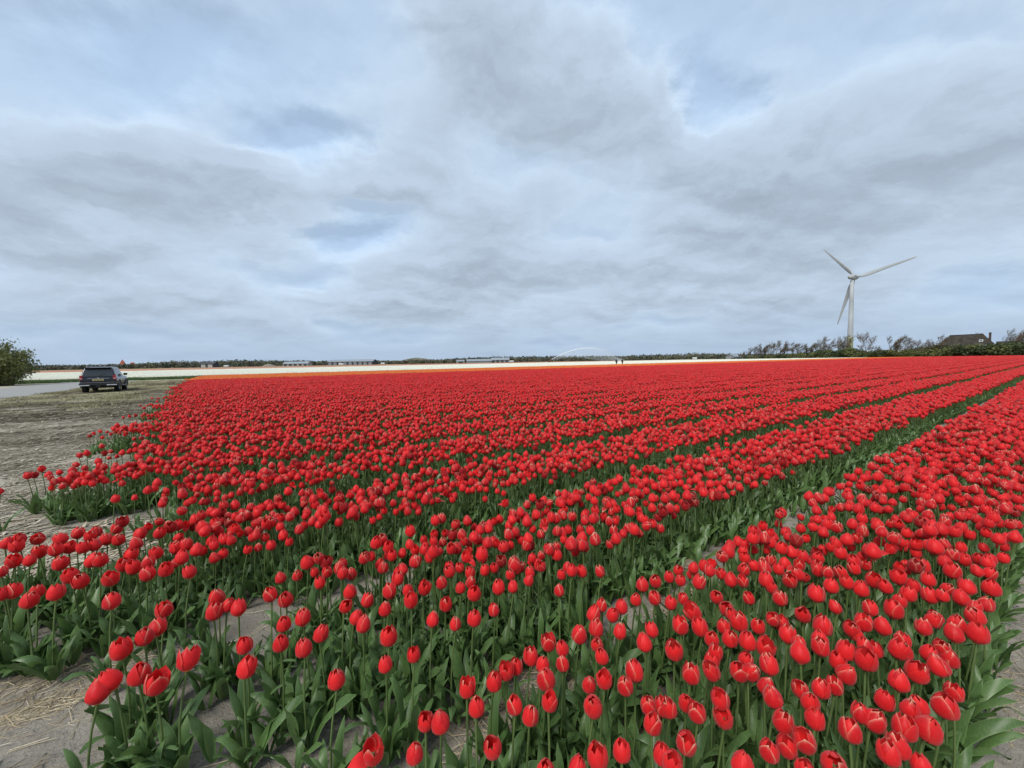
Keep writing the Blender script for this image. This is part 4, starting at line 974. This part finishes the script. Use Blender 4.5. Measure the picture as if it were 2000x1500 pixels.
for i, (px, hh, v) in enumerate(HEDGE):
    tt_ = 318 if i in (30,) else 292 + rg.uniform(-3, 5); X, Y = px_on_t(px, tt_ + (12 if i >= 30 else 0))
    tm, cm = ROUNDV if v == 9 else TREEV[v]
    lab_ = NAMES.get(i) or ('bare wind-bent tree in the hedgerow between its left tip and the turbine' if i < 19 else 'bare tree of the group at the right of the farmhouse')
    rt = root('bare_tree', (X, Y, 0), lab_, 'tree', 'bare trees along the far hedgerow', rg.uniform(-.25, .25))
    s_ = hh / 8.2; rt.scale = (s_ * .78, s_ * .78, s_)
    link('trunk', tm, rt); link('crown', cm, rt)
for i, px in enumerate(list(range(1436, 1812, 11)) + list(range(1800, 2080, 12))):
    farm_ = px > 1795; X, Y = px_on_t(px + rg.uniform(-4, 4), (296 if farm_ else 290) + rg.uniform(-2, 3)); k = rg.randrange(6)
    s_ = (.6 + 1.0 * min(1, max(0, (px - 1436) / 150))) * rg.uniform(.85, 1.2)
    if i > 30 and farm_: s_ = rg.uniform(1.7, 2.35)
    if 1610 < px < 1690: s_ *= 1.25
    lab_ = ('leafy hedge shrub in front of the dark-roofed farmhouse' if px > 1806 else 'leafy hedge shrub under the wind turbine tower' if 1625 < px < 1700 else
            'leafy hedge shrub below the bent trees left of the turbine' if px <= 1625 else 'leafy hedge shrub between the turbine and the farmhouse')
    rt = root('hedge_shrub', (X, Y, 0), lab_, 'shrub', 'hedge shrubs: ' + lab_[20:], rg.uniform(0, 6.28))
    rt.scale = (s_, s_, s_ * (1.1 if farm_ else .95))
    link('foliage', SHR[k][0], rt); link('stem', SHR[k][1], rt)

# bush at the road, left
fm_, sm_ = None, None
rgb_ = random.Random(90)
def big_bush(loc, rx, hz_, label, n=15000):
    rt = root('roadside_bush', loc, label, 'bush')
    b = MB(); s = MB()
    tips = []
    for k in range(90):
        a = rgb_.uniform(0, 6.28); rr = rx * math.sqrt(rgb_.random()); top = hz_ * (1 - .55 * (rr / rx) ** 2) * rgb_.uniform(.62, 1.2)
        base = Vector((math.cos(a) * rr * .35, math.sin(a) * rr * .35, 0)); tip = Vector((math.cos(a) * rr, math.sin(a) * rr, top))
        mid_ = base.lerp(tip, .5) + Vector((rgb_.gauss(0, .15), rgb_.gauss(0, .15), .15)); s.tube([base, mid_, tip], [.04, .025, .008], 3, (0, .5, rgb_.random(), 1), False)
        tips.append((base, mid_, tip))
    for k in range(n):
        ba, mi_, ti_ = rgb_.choice(tips); q = rgb_.random() ** .6
        p_ = ba.lerp(mi_, q * 2) if q < .5 else mi_.lerp(ti_, q * 2 - 1)
        p_ = p_ + Vector((rgb_.gauss(0, .26), rgb_.gauss(0, .26), rgb_.gauss(0, .2))); p_.z = max(.03, p_.z)
        s_ = rgb_.uniform(.07, .16); a_ = Vector((rgb_.gauss(0, 1), rgb_.gauss(0, 1), rgb_.gauss(.3, 1))).normalized() * s_; b_ = a_.cross(Vector((rgb_.gauss(0, 1), rgb_.gauss(0, 1), rgb_.gauss(0, 1)))).normalized() * s_ * .5
        b.add([tuple(p_ - a_), tuple(p_ + b_), tuple(p_ + a_), tuple(p_ - b_)], [(0, 1, 2, 3)], (0, .5, rgb_.random(), 1))
    link('foliage', b.mesh('foliage', M['shrub_l']), rt); link('stem', s.mesh('stem', M['bark']), rt)
big_bush((-52.0, 38.8, 0), 3.0, 4.7, 'leafy green bush at the edge of the concrete road')
big_bush((-55.5, 36.8, 0), 4.2, 5.0, 'second green bush mostly beyond the left picture edge', 12000)

# ------------------------------------------------------------------ farmhouse
M['thatch'] = simple('dark_roof', (.050, .044, .036), .95, .1, var=.3, vscale=.5, bump=.5)
M['brickw'] = simple('brown_brick', (.085, .060, .050), .9, .2, var=.25, vscale=1.2)
M['white'] = simple('white_paint', (.58, .58, .56), .5, .4, var=.05)
M['pane'] = simple('window_pane', (.10, .12, .14), .08, .7)
FT, FD = 305.0, 34.0
fh = root('farmhouse', TD(FT + 10, FD), 'farmhouse with big dark hipped roof and chimney behind the hedge', 'house', rz=BED_ROT)
# local: x along D (away), y along N (left)
b = MB(); b.box(-9.2, 9.2, -10.9, 10.9, 0, 2.7); link('wall', b.mesh('wall', M['brickw']), fh)
b = MB(); EV = 2.45
b.add([(-10, -12, EV), (10, -12, EV), (10, 12, EV), (-10, 12, EV), (0, -5.6, 11.7), (0, 5.9, 11.6), (-10, -12, EV - .3), (10, -12, EV - .3), (10, 12, EV - .3), (-10, 12, EV - .3)],
      [(0, 3, 5, 4), (1, 0, 4), (2, 1, 4, 5), (3, 2, 5), (0, 6, 9, 3), (1, 7, 6, 0), (2, 8, 7, 1), (3, 9, 8, 2), (6, 7, 8, 9)])
rf = link('roof', b.mesh('roof', M['thatch']), fh)
b = MB(); b.tube([(0, -5.7, 11.72), (0, 6.0, 11.62)], .22, 6); link('ridge_cap', b.mesh('ridge_cap', M['thatch']), rf)
b = MB(); b.box(-1.5, -.8, -8.4, -7.6, 6.0, 12.3); b.box(-1.6, -.7, -8.5, -7.5, 11.8, 12.0); link('chimney', b.mesh('chimney', M['brickw']), rf)
def skylight(y_, z_, w_, h_):
    k = 10 / (11.7 - EV); x_ = lambda z: -10 + (z - EV) * k
    b = MB(); n_ = Vector((-(11.7 - EV), 0, 10)).normalized() * .12
    for (a0, a1, c0, c1, mt) in ((0, 0, 0, 0, 0),):
        P = [Vector((x_(z_), y_ - w_ / 2, z_)), Vector((x_(z_), y_ + w_ / 2, z_)), Vector((x_(z_ + h_), y_ + w_ / 2, z_ + h_)), Vector((x_(z_ + h_), y_ - w_ / 2, z_ + h_))]
        b.add([tuple(p_ + n_) for p_ in P] + [tuple(p_ - n_) for p_ in P], [(0, 1, 2, 3), (0, 4, 5, 1), (1, 5, 6, 2), (2, 6, 7, 3), (3, 7, 4, 0)])
    wd = link('skylight', b.mesh('skylight', M['white']), rf)
    b = MB(); P = [p_.lerp((P[0] + P[1] + P[2] + P[3]) / 4, .28) + n_ * 1.25 for p_ in P]
    b.add([tuple(p_) for p_ in P], [(0, 1, 2, 3)]); link('pane', b.mesh('pane', M['pane']), wd)
skylight(-5.4, 7.6, 1.3, 1.1); skylight(-5.0, 4.4, 1.3, 1.2); skylight(-7.4, 4.6, 1.4, 1.2)
b = MB()
b.add([(-5, -11, 0), (5, -11, 0), (5, -17, 0), (-5, -17, 0), (-5, -11, 3), (5, -11, 3), (5, -17, 3), (-5, -17, 3)], [(0, 1, 5, 4), (1, 2, 6, 5), (2, 3, 7, 6), (3, 0, 4, 7)])
link('annexe_wall', b.mesh('annexe_wall', M['brickw']), fh)
b = MB(); b.add([(-5.5, -10, 2.8), (5.5, -10, 2.8), (5.5, -17.4, 2.8), (-5.5, -17.4, 2.8), (0, -10, 7.6), (0, -17.4, 7.6)], [(0, 4, 5, 3), (1, 2, 5, 4), (2, 3, 5), (0, 1, 4), (0, 3, 2, 1)])
link('annexe_roof', b.mesh('annexe_roof', M['thatch']), fh)

# ------------------------------------------------------------------ sheds, barns and houses in the distance
M['grey_roof'] = simple('grey_sheet_roof', (.24, .265, .29), .5, .4, var=.06, vscale=.2)
M['pale_roof'] = simple('pale_roof', (.52, .54, .54), .5, .4, var=.05, vscale=.2)
M['dark_wall'] = simple('dark_shed_wall', (.06, .065, .07), .8, .2, vscale=.3)
M['pale_wall'] = simple('pale_wall', (.40, .38, .34), .8, .2, vscale=.3)
M['grey_wall'] = simple('grey_wall', (.24, .25, .26), .8, .2, vscale=.3)
M['red_roof'] = simple('red_tile_roof', (.36, .10, .06), .8, .2, vscale=.3)
def gable(name, label, loc, L, W, wh, rh, wm, rm, rz=0.0, openings=0, om=None, cat='building', hip=0.0):
    """long gabled building: L along local x, W deep, eaves at wh, ridge at rh"""
    rt = root(name, loc, label, cat, rz=rz)
    b = MB(); b.add([(-L / 2, -W / 2, 0), (L / 2, -W / 2, 0), (L / 2, W / 2, 0), (-L / 2, W / 2, 0), (-L / 2, -W / 2, wh), (L / 2, -W / 2, wh), (L / 2, W / 2, wh), (-L / 2, W / 2, wh), (-L / 2, 0, wh if hip else rh - .1), (L / 2, 0, wh if hip else rh - .1)],
                    [(0, 1, 5, 4), (2, 3, 7, 6), (1, 2, 6, 9, 5), (3, 0, 4, 8, 7)]); link('wall', b.mesh('wall', M[wm]), rt)
    b = MB(); o = .4
    b.add([(-L / 2 - o, -W / 2 - o, wh - .15), (L / 2 + o, -W / 2 - o, wh - .15), (L / 2 + o - hip, 0, rh), (-L / 2 - o + hip, 0, rh), (L / 2 + o, W / 2 + o, wh - .15), (-L / 2 - o, W / 2 + o, wh - .15)] +
          [(-L / 2 - o, -W / 2 - o, wh - .4), (L / 2 + o, -W / 2 - o, wh - .4), (L / 2 + o - hip, 0, rh - .25), (-L / 2 - o + hip, 0, rh - .25), (L / 2 + o, W / 2 + o, wh - .4), (-L / 2 - o, W / 2 + o, wh - .4)],
          [(0, 1, 2, 3), (3, 2, 4, 5), (6, 9, 8, 7), (9, 11, 10, 8), (0, 6, 7, 1), (5, 4, 10, 11), (1, 7, 8, 2), (2, 8, 10, 4), (0, 3, 9, 6), (3, 5, 11, 9)] + ([(1, 4, 2), (0, 3, 5)] if hip else []))
    link('roof', b.mesh('roof', M[rm]), rt)
    for k in range(openings):
        x_ = -L / 2 + L * (k + .5) / openings; w_ = L / openings * .62
        b = MB(); b.box(x_ - w_ / 2, x_ + w_ / 2, -W / 2 - .06, -W / 2 + .1, .3 if om != 'pane' else 1.0, wh * .86)
        link('door' if om != 'pane' else 'window', b.mesh('opening', M[om or 'dark_wall']), rt)
    return rt
gable('long_barn', 'long barn with light grey roof and dark doors beyond the white tulips', (-173, 421, 0), 46, 24, 4.2, 6.4, 'dark_wall', 'grey_roof', .12, 9, 'grey_wall')
gable('low_house', 'low pale building with grey roof left of the long barn', (-240, 432, 0), 26, 12, 3.0, 5.2, 'pale_wall', 'grey_roof', .1, 5, 'dark_wall')
gable('dark_shed', 'small dark shed with grey roof among the far trees', (-312, 398, 0), 13, 9, 4.0, 6.0, 'dark_wall', 'dark_wall', .1, 2, 'pale_wall')
gable('grey_shed', 'grey gabled shed left of the open barn near the dunes', (-36, 425, 0), 27, 15, 2.6, 4.5, 'grey_wall', 'grey_roof', .15, 3, 'grey_wall')
gable('open_barn', 'open-fronted grey barn beside the grey shed near the dunes', (-12.5, 432, 0), 20, 14, 3.4, 5.7, 'grey_wall', 'grey_roof', -.05, 4, 'dark_wall')
gable('red_roofed_house', 'far house with steep red gable roof behind the car', (-546, 541, 0), 6, 6, 5.0, 13.0, 'pale_wall', 'red_roof', .5, 2, 'pane', 'house', 3.2)
gable('red_roofed_house', 'lower far house with red roof, right of the steep-roofed one', (-532, 541, 0), 6.5, 6, 5.0, 8.8, 'pale_wall', 'red_roof', .6, 2, 'pane', 'house', 2.2)
gable('white_roofed_shed', 'long low shed with white roof between turbine and farmhouse', (*px_on_t(1718, 312), 0), 22, 8, 3.0, 4.6, 'grey_wall', 'pale_roof', BED_ROT - math.pi / 2, 4, 'dark_wall')
gable('pale_cottage', 'small pale building at the left tip of the hedgerow', (*px_on_t(1432, 330), 0), 9, 7, 2.6, 4.6, 'grey_wall', 'grey_roof', .5, 2, 'pane', 'house')
gable('pale_hut', 'small pale hut left of the grey shed near the dunes', (-57, 428, 0), 8, 6, 2.6, 4.0, 'pale_wall', 'grey_roof', .3, 1, 'dark_wall')
# small white vans and trailers along the far edge
for k, (px, Y, L, lab_) in enumerate(((1000, 415, 4.5, 'white box trailer right of the open barn'), (668, 405, 5, 'white van in front of the long barn'), (749, 410, 4, 'white trailer right of the long barn'), (444, 420, 5, 'white caravan among trees left of the low pale building'), (1357, 300, 3, 'white trailer by the far trees at centre right'))):
    rt = root('trailer', ((px - 1000) / FPX * Y, Y, 0), lab_, 'trailer')
    b = MB(); b.box(-L / 2, L / 2, -1, 1, .6, 2.4); o_ = link('body', b.mesh('body', M['white']), rt); o_.modifiers.new('e', 'BEVEL').width = .2
    for sx in (-L / 4, L / 4):
        b = MB(); b.tube([(sx, -1.05, .4), (sx, 1.05, .4)], .4, 10); link('wheel', b.mesh('wheel', M['tyre']), rt)
# pale storage mound
b = MB(); vs_ = []; n = 16
for r_, z_ in ((8, 0), (6, 1.0), (3.6, 2.2), (1.0, 3.0), (.1, 3.1)):
    for k in range(n): a = 2 * math.pi * k / n; vs_.append((r_ * math.cos(a) * rg.uniform(.9, 1.1), r_ * math.sin(a) * rg.uniform(.9, 1.1), z_))
b.add(vs_, [(j * n + k, j * n + (k + 1) % n, (j + 1) * n + (k + 1) % n, (j + 1) * n + k) for j in range(4) for k in range(n)])
tag(link('sand_heap', b.mesh('sand_heap', simple('sand_heap', (.20, .18, .14), .95)), None, (-268, 425, 0)), 'pale heap of sand before the far trees', 'heap')

# ------------------------------------------------------------------ dunes and far woods
def dune(name, pts, Y, depth, colr, label):
    b = MB(); vs_ = []; nu = len(pts) - 1; rows = 8
    for j in range(rows + 1):
        v = j / rows; prof = math.sin(math.pi * min(1, v * 1.0)) ** .8
        for (x_, h_) in pts: vs_.append((x_, Y + depth * (v - .5) + 12 * math.sin(x_ * .02), max(-.3, h_ * prof * rg.uniform(.93, 1.07) - .3)))
    b.add(vs_, grid_faces(nu, rows)); tag(link(name, b.mesh(name, colr, True)), label, kind='structure')
m, t, out = mat('dune_grass')
c = t.mix(t.rng(t.noise(t.coord('Object'), .06, 6, .6), .42, .58), (.17, .155, .12), (.085, .09, .055))
p = principled(t, c, .95, .1); t.l.new(p.outputs[0], out.inputs['Surface'])
dxs = np.linspace(-420, 20, 90)
dune('dunes', [(x_, 3.5 + 2.2 * math.sin(x_ * .03) + 1.5 * math.sin(x_ * .085 + 1) + 5.2 * math.exp(-((x_ + 165) / 20) ** 2) + 2.5 * math.exp(-((x_ + 95) / 20) ** 2)) for x_ in dxs], 640, 60, m, 'low grassy dunes on the horizon')
rgw = random.Random(101)
wood = MB()
def clump(x_, y_, r_, h_, tint, n):
    for k in range(n):
        dv_ = Vector((rgw.gauss(0, 1), rgw.gauss(0, 1), rgw.gauss(0, 1))).normalized() * rgw.uniform(.5, 1.05)
        c_ = Vector((x_ + dv_.x * r_, y_ + dv_.y * r_, max(.2, h_ * .52 + dv_.z * h_ * .5))); s_ = rgw.uniform(.5, 1.15)
        a_ = Vector((rgw.gauss(0, 1), rgw.gauss(0, 1), rgw.gauss(0, 1))).normalized() * s_; b_ = a_.cross(Vector((rgw.gauss(0, 1), rgw.gauss(0, 1), rgw.gauss(0, 1)))).normalized() * s_ * .8
        wood.add([tuple(c_ - a_), tuple(c_ + b_), tuple(c_ + a_), tuple(c_ - b_)], [(0, 1, 2, 3)], (tint, rgw.random(), rgw.random(), 1))
def top_of(px):                          # height of the wood above the horizon, in thousandths of the distance
    P = [(-200, 8), (80, 9), (160, 7), (260, 8), (300, 11), (340, 13), (420, 12), (470, 13), (560, 11), (600, 8), (700, 7), (760, 5), (860, 6), (900, 9), (960, 11), (1060, 10), (1130, 9), (1210, 8), (1270, 10), (1330, 9), (1360, 12), (1420, 9), (1460, 7), (1560, 6), (1700, 7), (2100, 7), (2400, 7)]
    return float(np.interp(px, [p[0] for p in P], [p[1] for p in P]))
px = -200.0
while px < 2300:
    for row, (Y, kf) in enumerate(((470, .72), (520, .95), (600, 1.0))):
        Yj = Y + rgw.uniform(-15, 15); X = (px + rgw.uniform(-4, 4) - 1000) / FPX * Yj
        tr_ = top_of(px) / 1000 * Yj * kf * rgw.uniform(.8, 1.25) + 2.4
        pine = 880 < px < 1330 and row > 0
        clump(X, Yj, rgw.uniform(2.5, 4.6), tr_, rgw.uniform(.0, .25) if pine else rgw.uniform(.3, 1.0), 46)
    px += 3.6
m, t, out = mat('far_foliage')
e, v, rb = t.sep(t.attr('pc'))
c = t.ramp(e, [(0, (.048, .062, .052)), (.25, (.066, .080, .060)), (.5, (.105, .115, .076)), (.75, (.145, .136, .105)), (1, (.16, .17, .098))])  # foliage tones lightened and greyed to stand in for distance haze
c = t.mix(t.m('MULTIPLY', v, .35), c, (.09, .08, .06))
p = principled(t, c, .9, .1); t.l.new(p.outputs[0], out.inputs['Surface'])
tag(link('distant_woodland', wood.mesh('distant_woodland', m)), 'dark belt of trees and scrub along the horizon', 'woodland', kind='stuff')

# ------------------------------------------------------------------ irrigation gun and its water
SX, SY = 23.5, 240.0
gun = root('irrigation_gun', (SX, SY, 0), 'wheeled irrigation gun throwing a long arc of water', 'irrigation gun')
b = MB(); b.tube([(-1.1, 0, .5), (0, 0, .9), (.4, 0, 1.1)], .10, 6); b.tube([(0, -.9, .5), (0, .9, .5)], .06, 6); link('frame', b.mesh('frame', M['red_roof']), gun)
b = MB(); b.tube([(0, 0, .9), (0, 0, 1.4), (.5, 0, 1.75), (1.5, 0, 2.35)], [.12, .11, .08, .05], 8); link('barrel', b.mesh('barrel', M['red_roof']), gun)
for sgn in (1, -1):
    b = MB(); b.tube([(0, sgn * .85, .5), (0, sgn * 1.0, .5)], .5, 14); link('wheel', b.mesh('wheel', M['tyre']), gun)
m, t, out = mat('water_spray')
p = principled(t, (.86, .89, .92), .5, .3); tp = t.n.new('ShaderNodeBsdfTransparent'); ms = t.n.new('ShaderNodeMixShader')
e, v, rb = t.sep(t.attr('pc')); t.put(ms.inputs[0], e)
t.l.new(tp.outputs[0], ms.inputs[1]); t.l.new(p.outputs[0], ms.inputs[2]); t.l.new(ms.outputs[0], out.inputs['Surface'])
M['spray'] = m
def arc(k): # k 0..1 along the throw
    return Vector((SX + 1.5 + 43 * k, SY, 2.3 + 4 * 6.9 * k * (1 - k) * (1.0 + .25 * (k - .5)) - .6 * k))
jet = MB(); rj = random.Random(5)
pts = [arc(k / 40) for k in range(35)]
n = 8; vs_ = []; cs = []; fs = []
for i, p_ in enumerate(pts):
    k = i / 34; r_ = .14 + .50 * k; a_ = max(.03, .8 * (1 - k) ** 1.0)
    tg = (pts[min(i + 1, 34)] - pts[max(i - 1, 0)]).normalized(); up = tg.cross(Vector((0, 1, 0)))
    for q in range(n):
        th = 2 * math.pi * q / n; vs_.append(tuple(p_ + (Vector((0, 1, 0)) * math.cos(th) + up * math.sin(th)) * r_ * rj.uniform(.85, 1.15))); cs.append((a_, 0, 0, 1))
jet.add(vs_, [(j * n + q, j * n + (q + 1) % n, (j + 1) * n + (q + 1) % n, (j + 1) * n + q) for j in range(34) for q in range(n)], cs)
tag(link('water_jet', jet.mesh('water_jet', m, True)), 'white arc of water from the irrigation gun', 'water', kind='stuff')
dr = MB()
for k in range(14000):
    q = rj.random() ** .7; p_ = arc(q * 1.03); fall = rj.random() ** .8
    z_ = p_.z * (1 - fall * min(1, .25 + q)) + rj.gauss(0, .25); s_ = rj.uniform(.05, .12)
    if z_ < .3: continue
    c_ = Vector((p_.x + rj.gauss(0, .9) + fall * 1.5, p_.y + rj.gauss(0, 1.6), z_))
    dr.add([tuple(c_ + Vector((0, 0, s_))), tuple(c_ + Vector((s_, 0, -s_))), tuple(c_ + Vector((-s_, s_, -s_))), tuple(c_ + Vector((-s_, -s_, -s_)))], [(0, 1, 2), (0, 2, 3), (0, 3, 1), (1, 3, 2)], (.085, 0, 0, 1))
tag(link('water_droplets', dr.mesh('water_droplets', m)), 'fine falling spray under the arc of water', 'water', kind='stuff')

# ------------------------------------------------------------------ two people walking between the orange and the white beds
M['jacket_n'] = simple('dark_navy_jacket', (.020, .018, .035), .8)
M['jacket_r'] = simple('dark_maroon_jacket', (.060, .016, .020), .8)
M['trousers'] = simple('dark_trousers', (.020, .020, .022), .85)
M['skin'] = simple('skin', (.42, .26, .19), .6)
M['hair'] = simple('hair', (.05, .035, .025), .7)
def person(loc, rz, jm, label, stride, lean=0.0, h=1.74):
    k = h / 1.75
    V = [(0, 0, .95), (0, .0, 1.15), (lean * .5, 0, 1.38), (lean, 0, 1.50), (lean * 1.2, 0, 1.58), (lean * 1.4, 0, 1.68), (lean * 1.4, 0, 1.75),
         (0, .10, .90), (stride * .5, .11, .50), (stride * .9, .11, .09), (stride * .9 + .16, .12, .03),
         (0, -.10, .90), (-stride * .4, -.11, .50), (-stride, -.11, .10), (-stride + .15, -.12, .03),
         (lean * .8, .20, 1.42), (lean * .4 - .06, .27, 1.16), (lean * .4 + .10, .25, .93), (lean * .4 + .16, .24, .84),
         (lean * .8, -.20, 1.42), (lean * .4 - .02, -.27, 1.16), (lean * .4 + .14, -.25, .94), (lean * .4 + .20, -.24, .86)]
    E = [(0, 1), (1, 2), (2, 3), (3, 4), (4, 5), (5, 6), (0, 7), (7, 8), (8, 9), (9, 10), (0, 11), (11, 12), (12, 13), (13, 14), (2, 15), (15, 16), (16, 17), (17, 18), (2, 19), (19, 20), (20, 21), (21, 22)]
    rad = [.17, .165, .18, .09, .06, .10, .07, .10, .07, .05, .04, .10, .07, .05, .04, .075, .06, .045, .035, .075, .06, .045, .035]
    me = bpy.data.meshes.new('person'); me.from_pydata([(a * k, b_ * k, c_ * k) for a, b_, c_ in V], E, [])
    o = link('person', me, None, loc, (0, 0, rz))
    o.modifiers.new('skin', 'SKIN'); o.modifiers.new('sub', 'SUBSURF').levels = 1
    me.skin_vertices.new() if not me.skin_vertices else None
    for i, sv in enumerate(me.skin_vertices[0].data): sv.radius = (rad[i] * k, rad[i] * k); sv.use_root = (i == 0)
    dg = bpy.context.evaluated_depsgraph_get(); nm_ = bpy.data.meshes.new_from_object(o.evaluated_get(dg))
    o.modifiers.clear(); o.data = nm_
    nm_.materials.clear()
    for q in (jm, M['trousers'], M['skin'], M['hair']): nm_.materials.append(q)
    for p_ in nm_.polygons:
        z_ = p_.center.z / k; p_.material_index = 1 if z_ < .86 and abs(p_.center.y) < .2 else 3 if z_ > 1.70 or (z_ > 1.6 and p_.center.x < lean) else 2 if z_ > 1.53 or (z_ < .92 and abs(p_.center.y) > .2) else 0
        p_.use_smooth = True
    return tag(o, label, 'person', 'people walking along the flower beds')
person((26.4, 97.0, 0), R(35), M['jacket_n'], 'left one of two people, in a dark navy coat, walking by the orange tulips', .18)
person((28.2, 98.0, 0), R(215), M['jacket_r'], 'right one of two people, in a maroon top, stooping by the orange tulips', .2, .16)

# ------------------------------------------------------------------ trodden straw and dry grass on the headland
rg = random.Random(120)
m, t, out = mat('trodden_straw')
e, v, rb = t.sep(t.attr('pc'))
c = t.ramp(e, [(0, (.24, .21, .15)), (.35, (.37, .32, .235)), (.7, (.50, .44, .33)), (1, (.60, .55, .44))])
p = principled(t, c, .8, .2); t.l.new(p.outputs[0], out.inputs['Surface'])
M['dry'] = m
M['verge'] = leaf_material('verge_grass', (.20, .19, .10), (.32, .295, .18), rough=.8, trans=.1)
def straw_patch(rg, n, rad, mt, up):
    b = MB()
    for k in range(n):
        a = rg.uniform(0, 6.28); r_ = rad * math.sqrt(rg.random()); x, y = r_ * math.cos(a) * 1.7, r_ * math.sin(a)
        az = rg.gauss(0, .7); L = rg.uniform(.06, .22); wd = rg.uniform(.006, .016); z1 = rg.uniform(.003, .02) if not up else rg.uniform(.02, .08)
        ca, sa = math.cos(az), math.sin(az); L2 = L if not up else .05
        b.add([(x - sa * wd, y + ca * wd, .002), (x + sa * wd, y - ca * wd, .004), (x + ca * L2, y + sa * L2, z1)], [(0, 1, 2)], (rg.random(), .5, rg.random(), 1))
    return b.mesh('straw_patch', mt)
lib = library([straw_patch(rg, 90, .38, M['dry'], False) for _ in range(6)])
q = ([], [], [], [])
while len(q[0]) < 4200:
    dv = 4.5 + 52 * rg.random() ** 1.5; tv = rg.uniform(-11.2, bed_end(dv) - .3); P = TD(tv, dv)
    nz = float(value_noise(np.array([P.x * .5 ]), np.array([P.y * .5]), 12, .9)[0])
    if rg.random() > max(.45, (nz - .2) * 2): continue
    q[0].append((P.x, P.y, float(ground_height(np.array([P.x]), np.array([P.y]))[0]) + .004)); q[1].append(rg.randrange(6)); q[2].append(BED_ROT + rg.gauss(0, .35)); q[3].append(rg.uniform(.7, 1.5))
scatter('trodden_straw', lib, *q, 'flattened straw lying in streaks on the bare headland', 'straw')
lib = library([straw_patch(rg, 160, .45, M['verge'], True) for _ in range(6)])
q = ([], [], [], [])
while len(q[0]) < 420:
    if rg.random() < .6: dv = rg.uniform(22, 66); tv = rg.uniform(-11.5, -4.5 if dv < 44 else -5.5)
    else: dv = rg.uniform(-10, 60); tv = -11.3 + abs(rg.gauss(0, .9))
    P = TD(tv, dv)
    nz = float(value_noise(np.array([P.x]), np.array([P.y]), 14, .35)[0])
    if rg.random() > max(.05, (nz - .3) * 2.4): continue
    q[0].append((P.x, P.y, .003)); q[1].append(rg.randrange(6)); q[2].append(rg.uniform(0, 6.28)); q[3].append(rg.uniform(.7, 1.6))
scatter('verge_grass', lib, *q, 'thin olive grass growing on the headland round the car', 'grass')
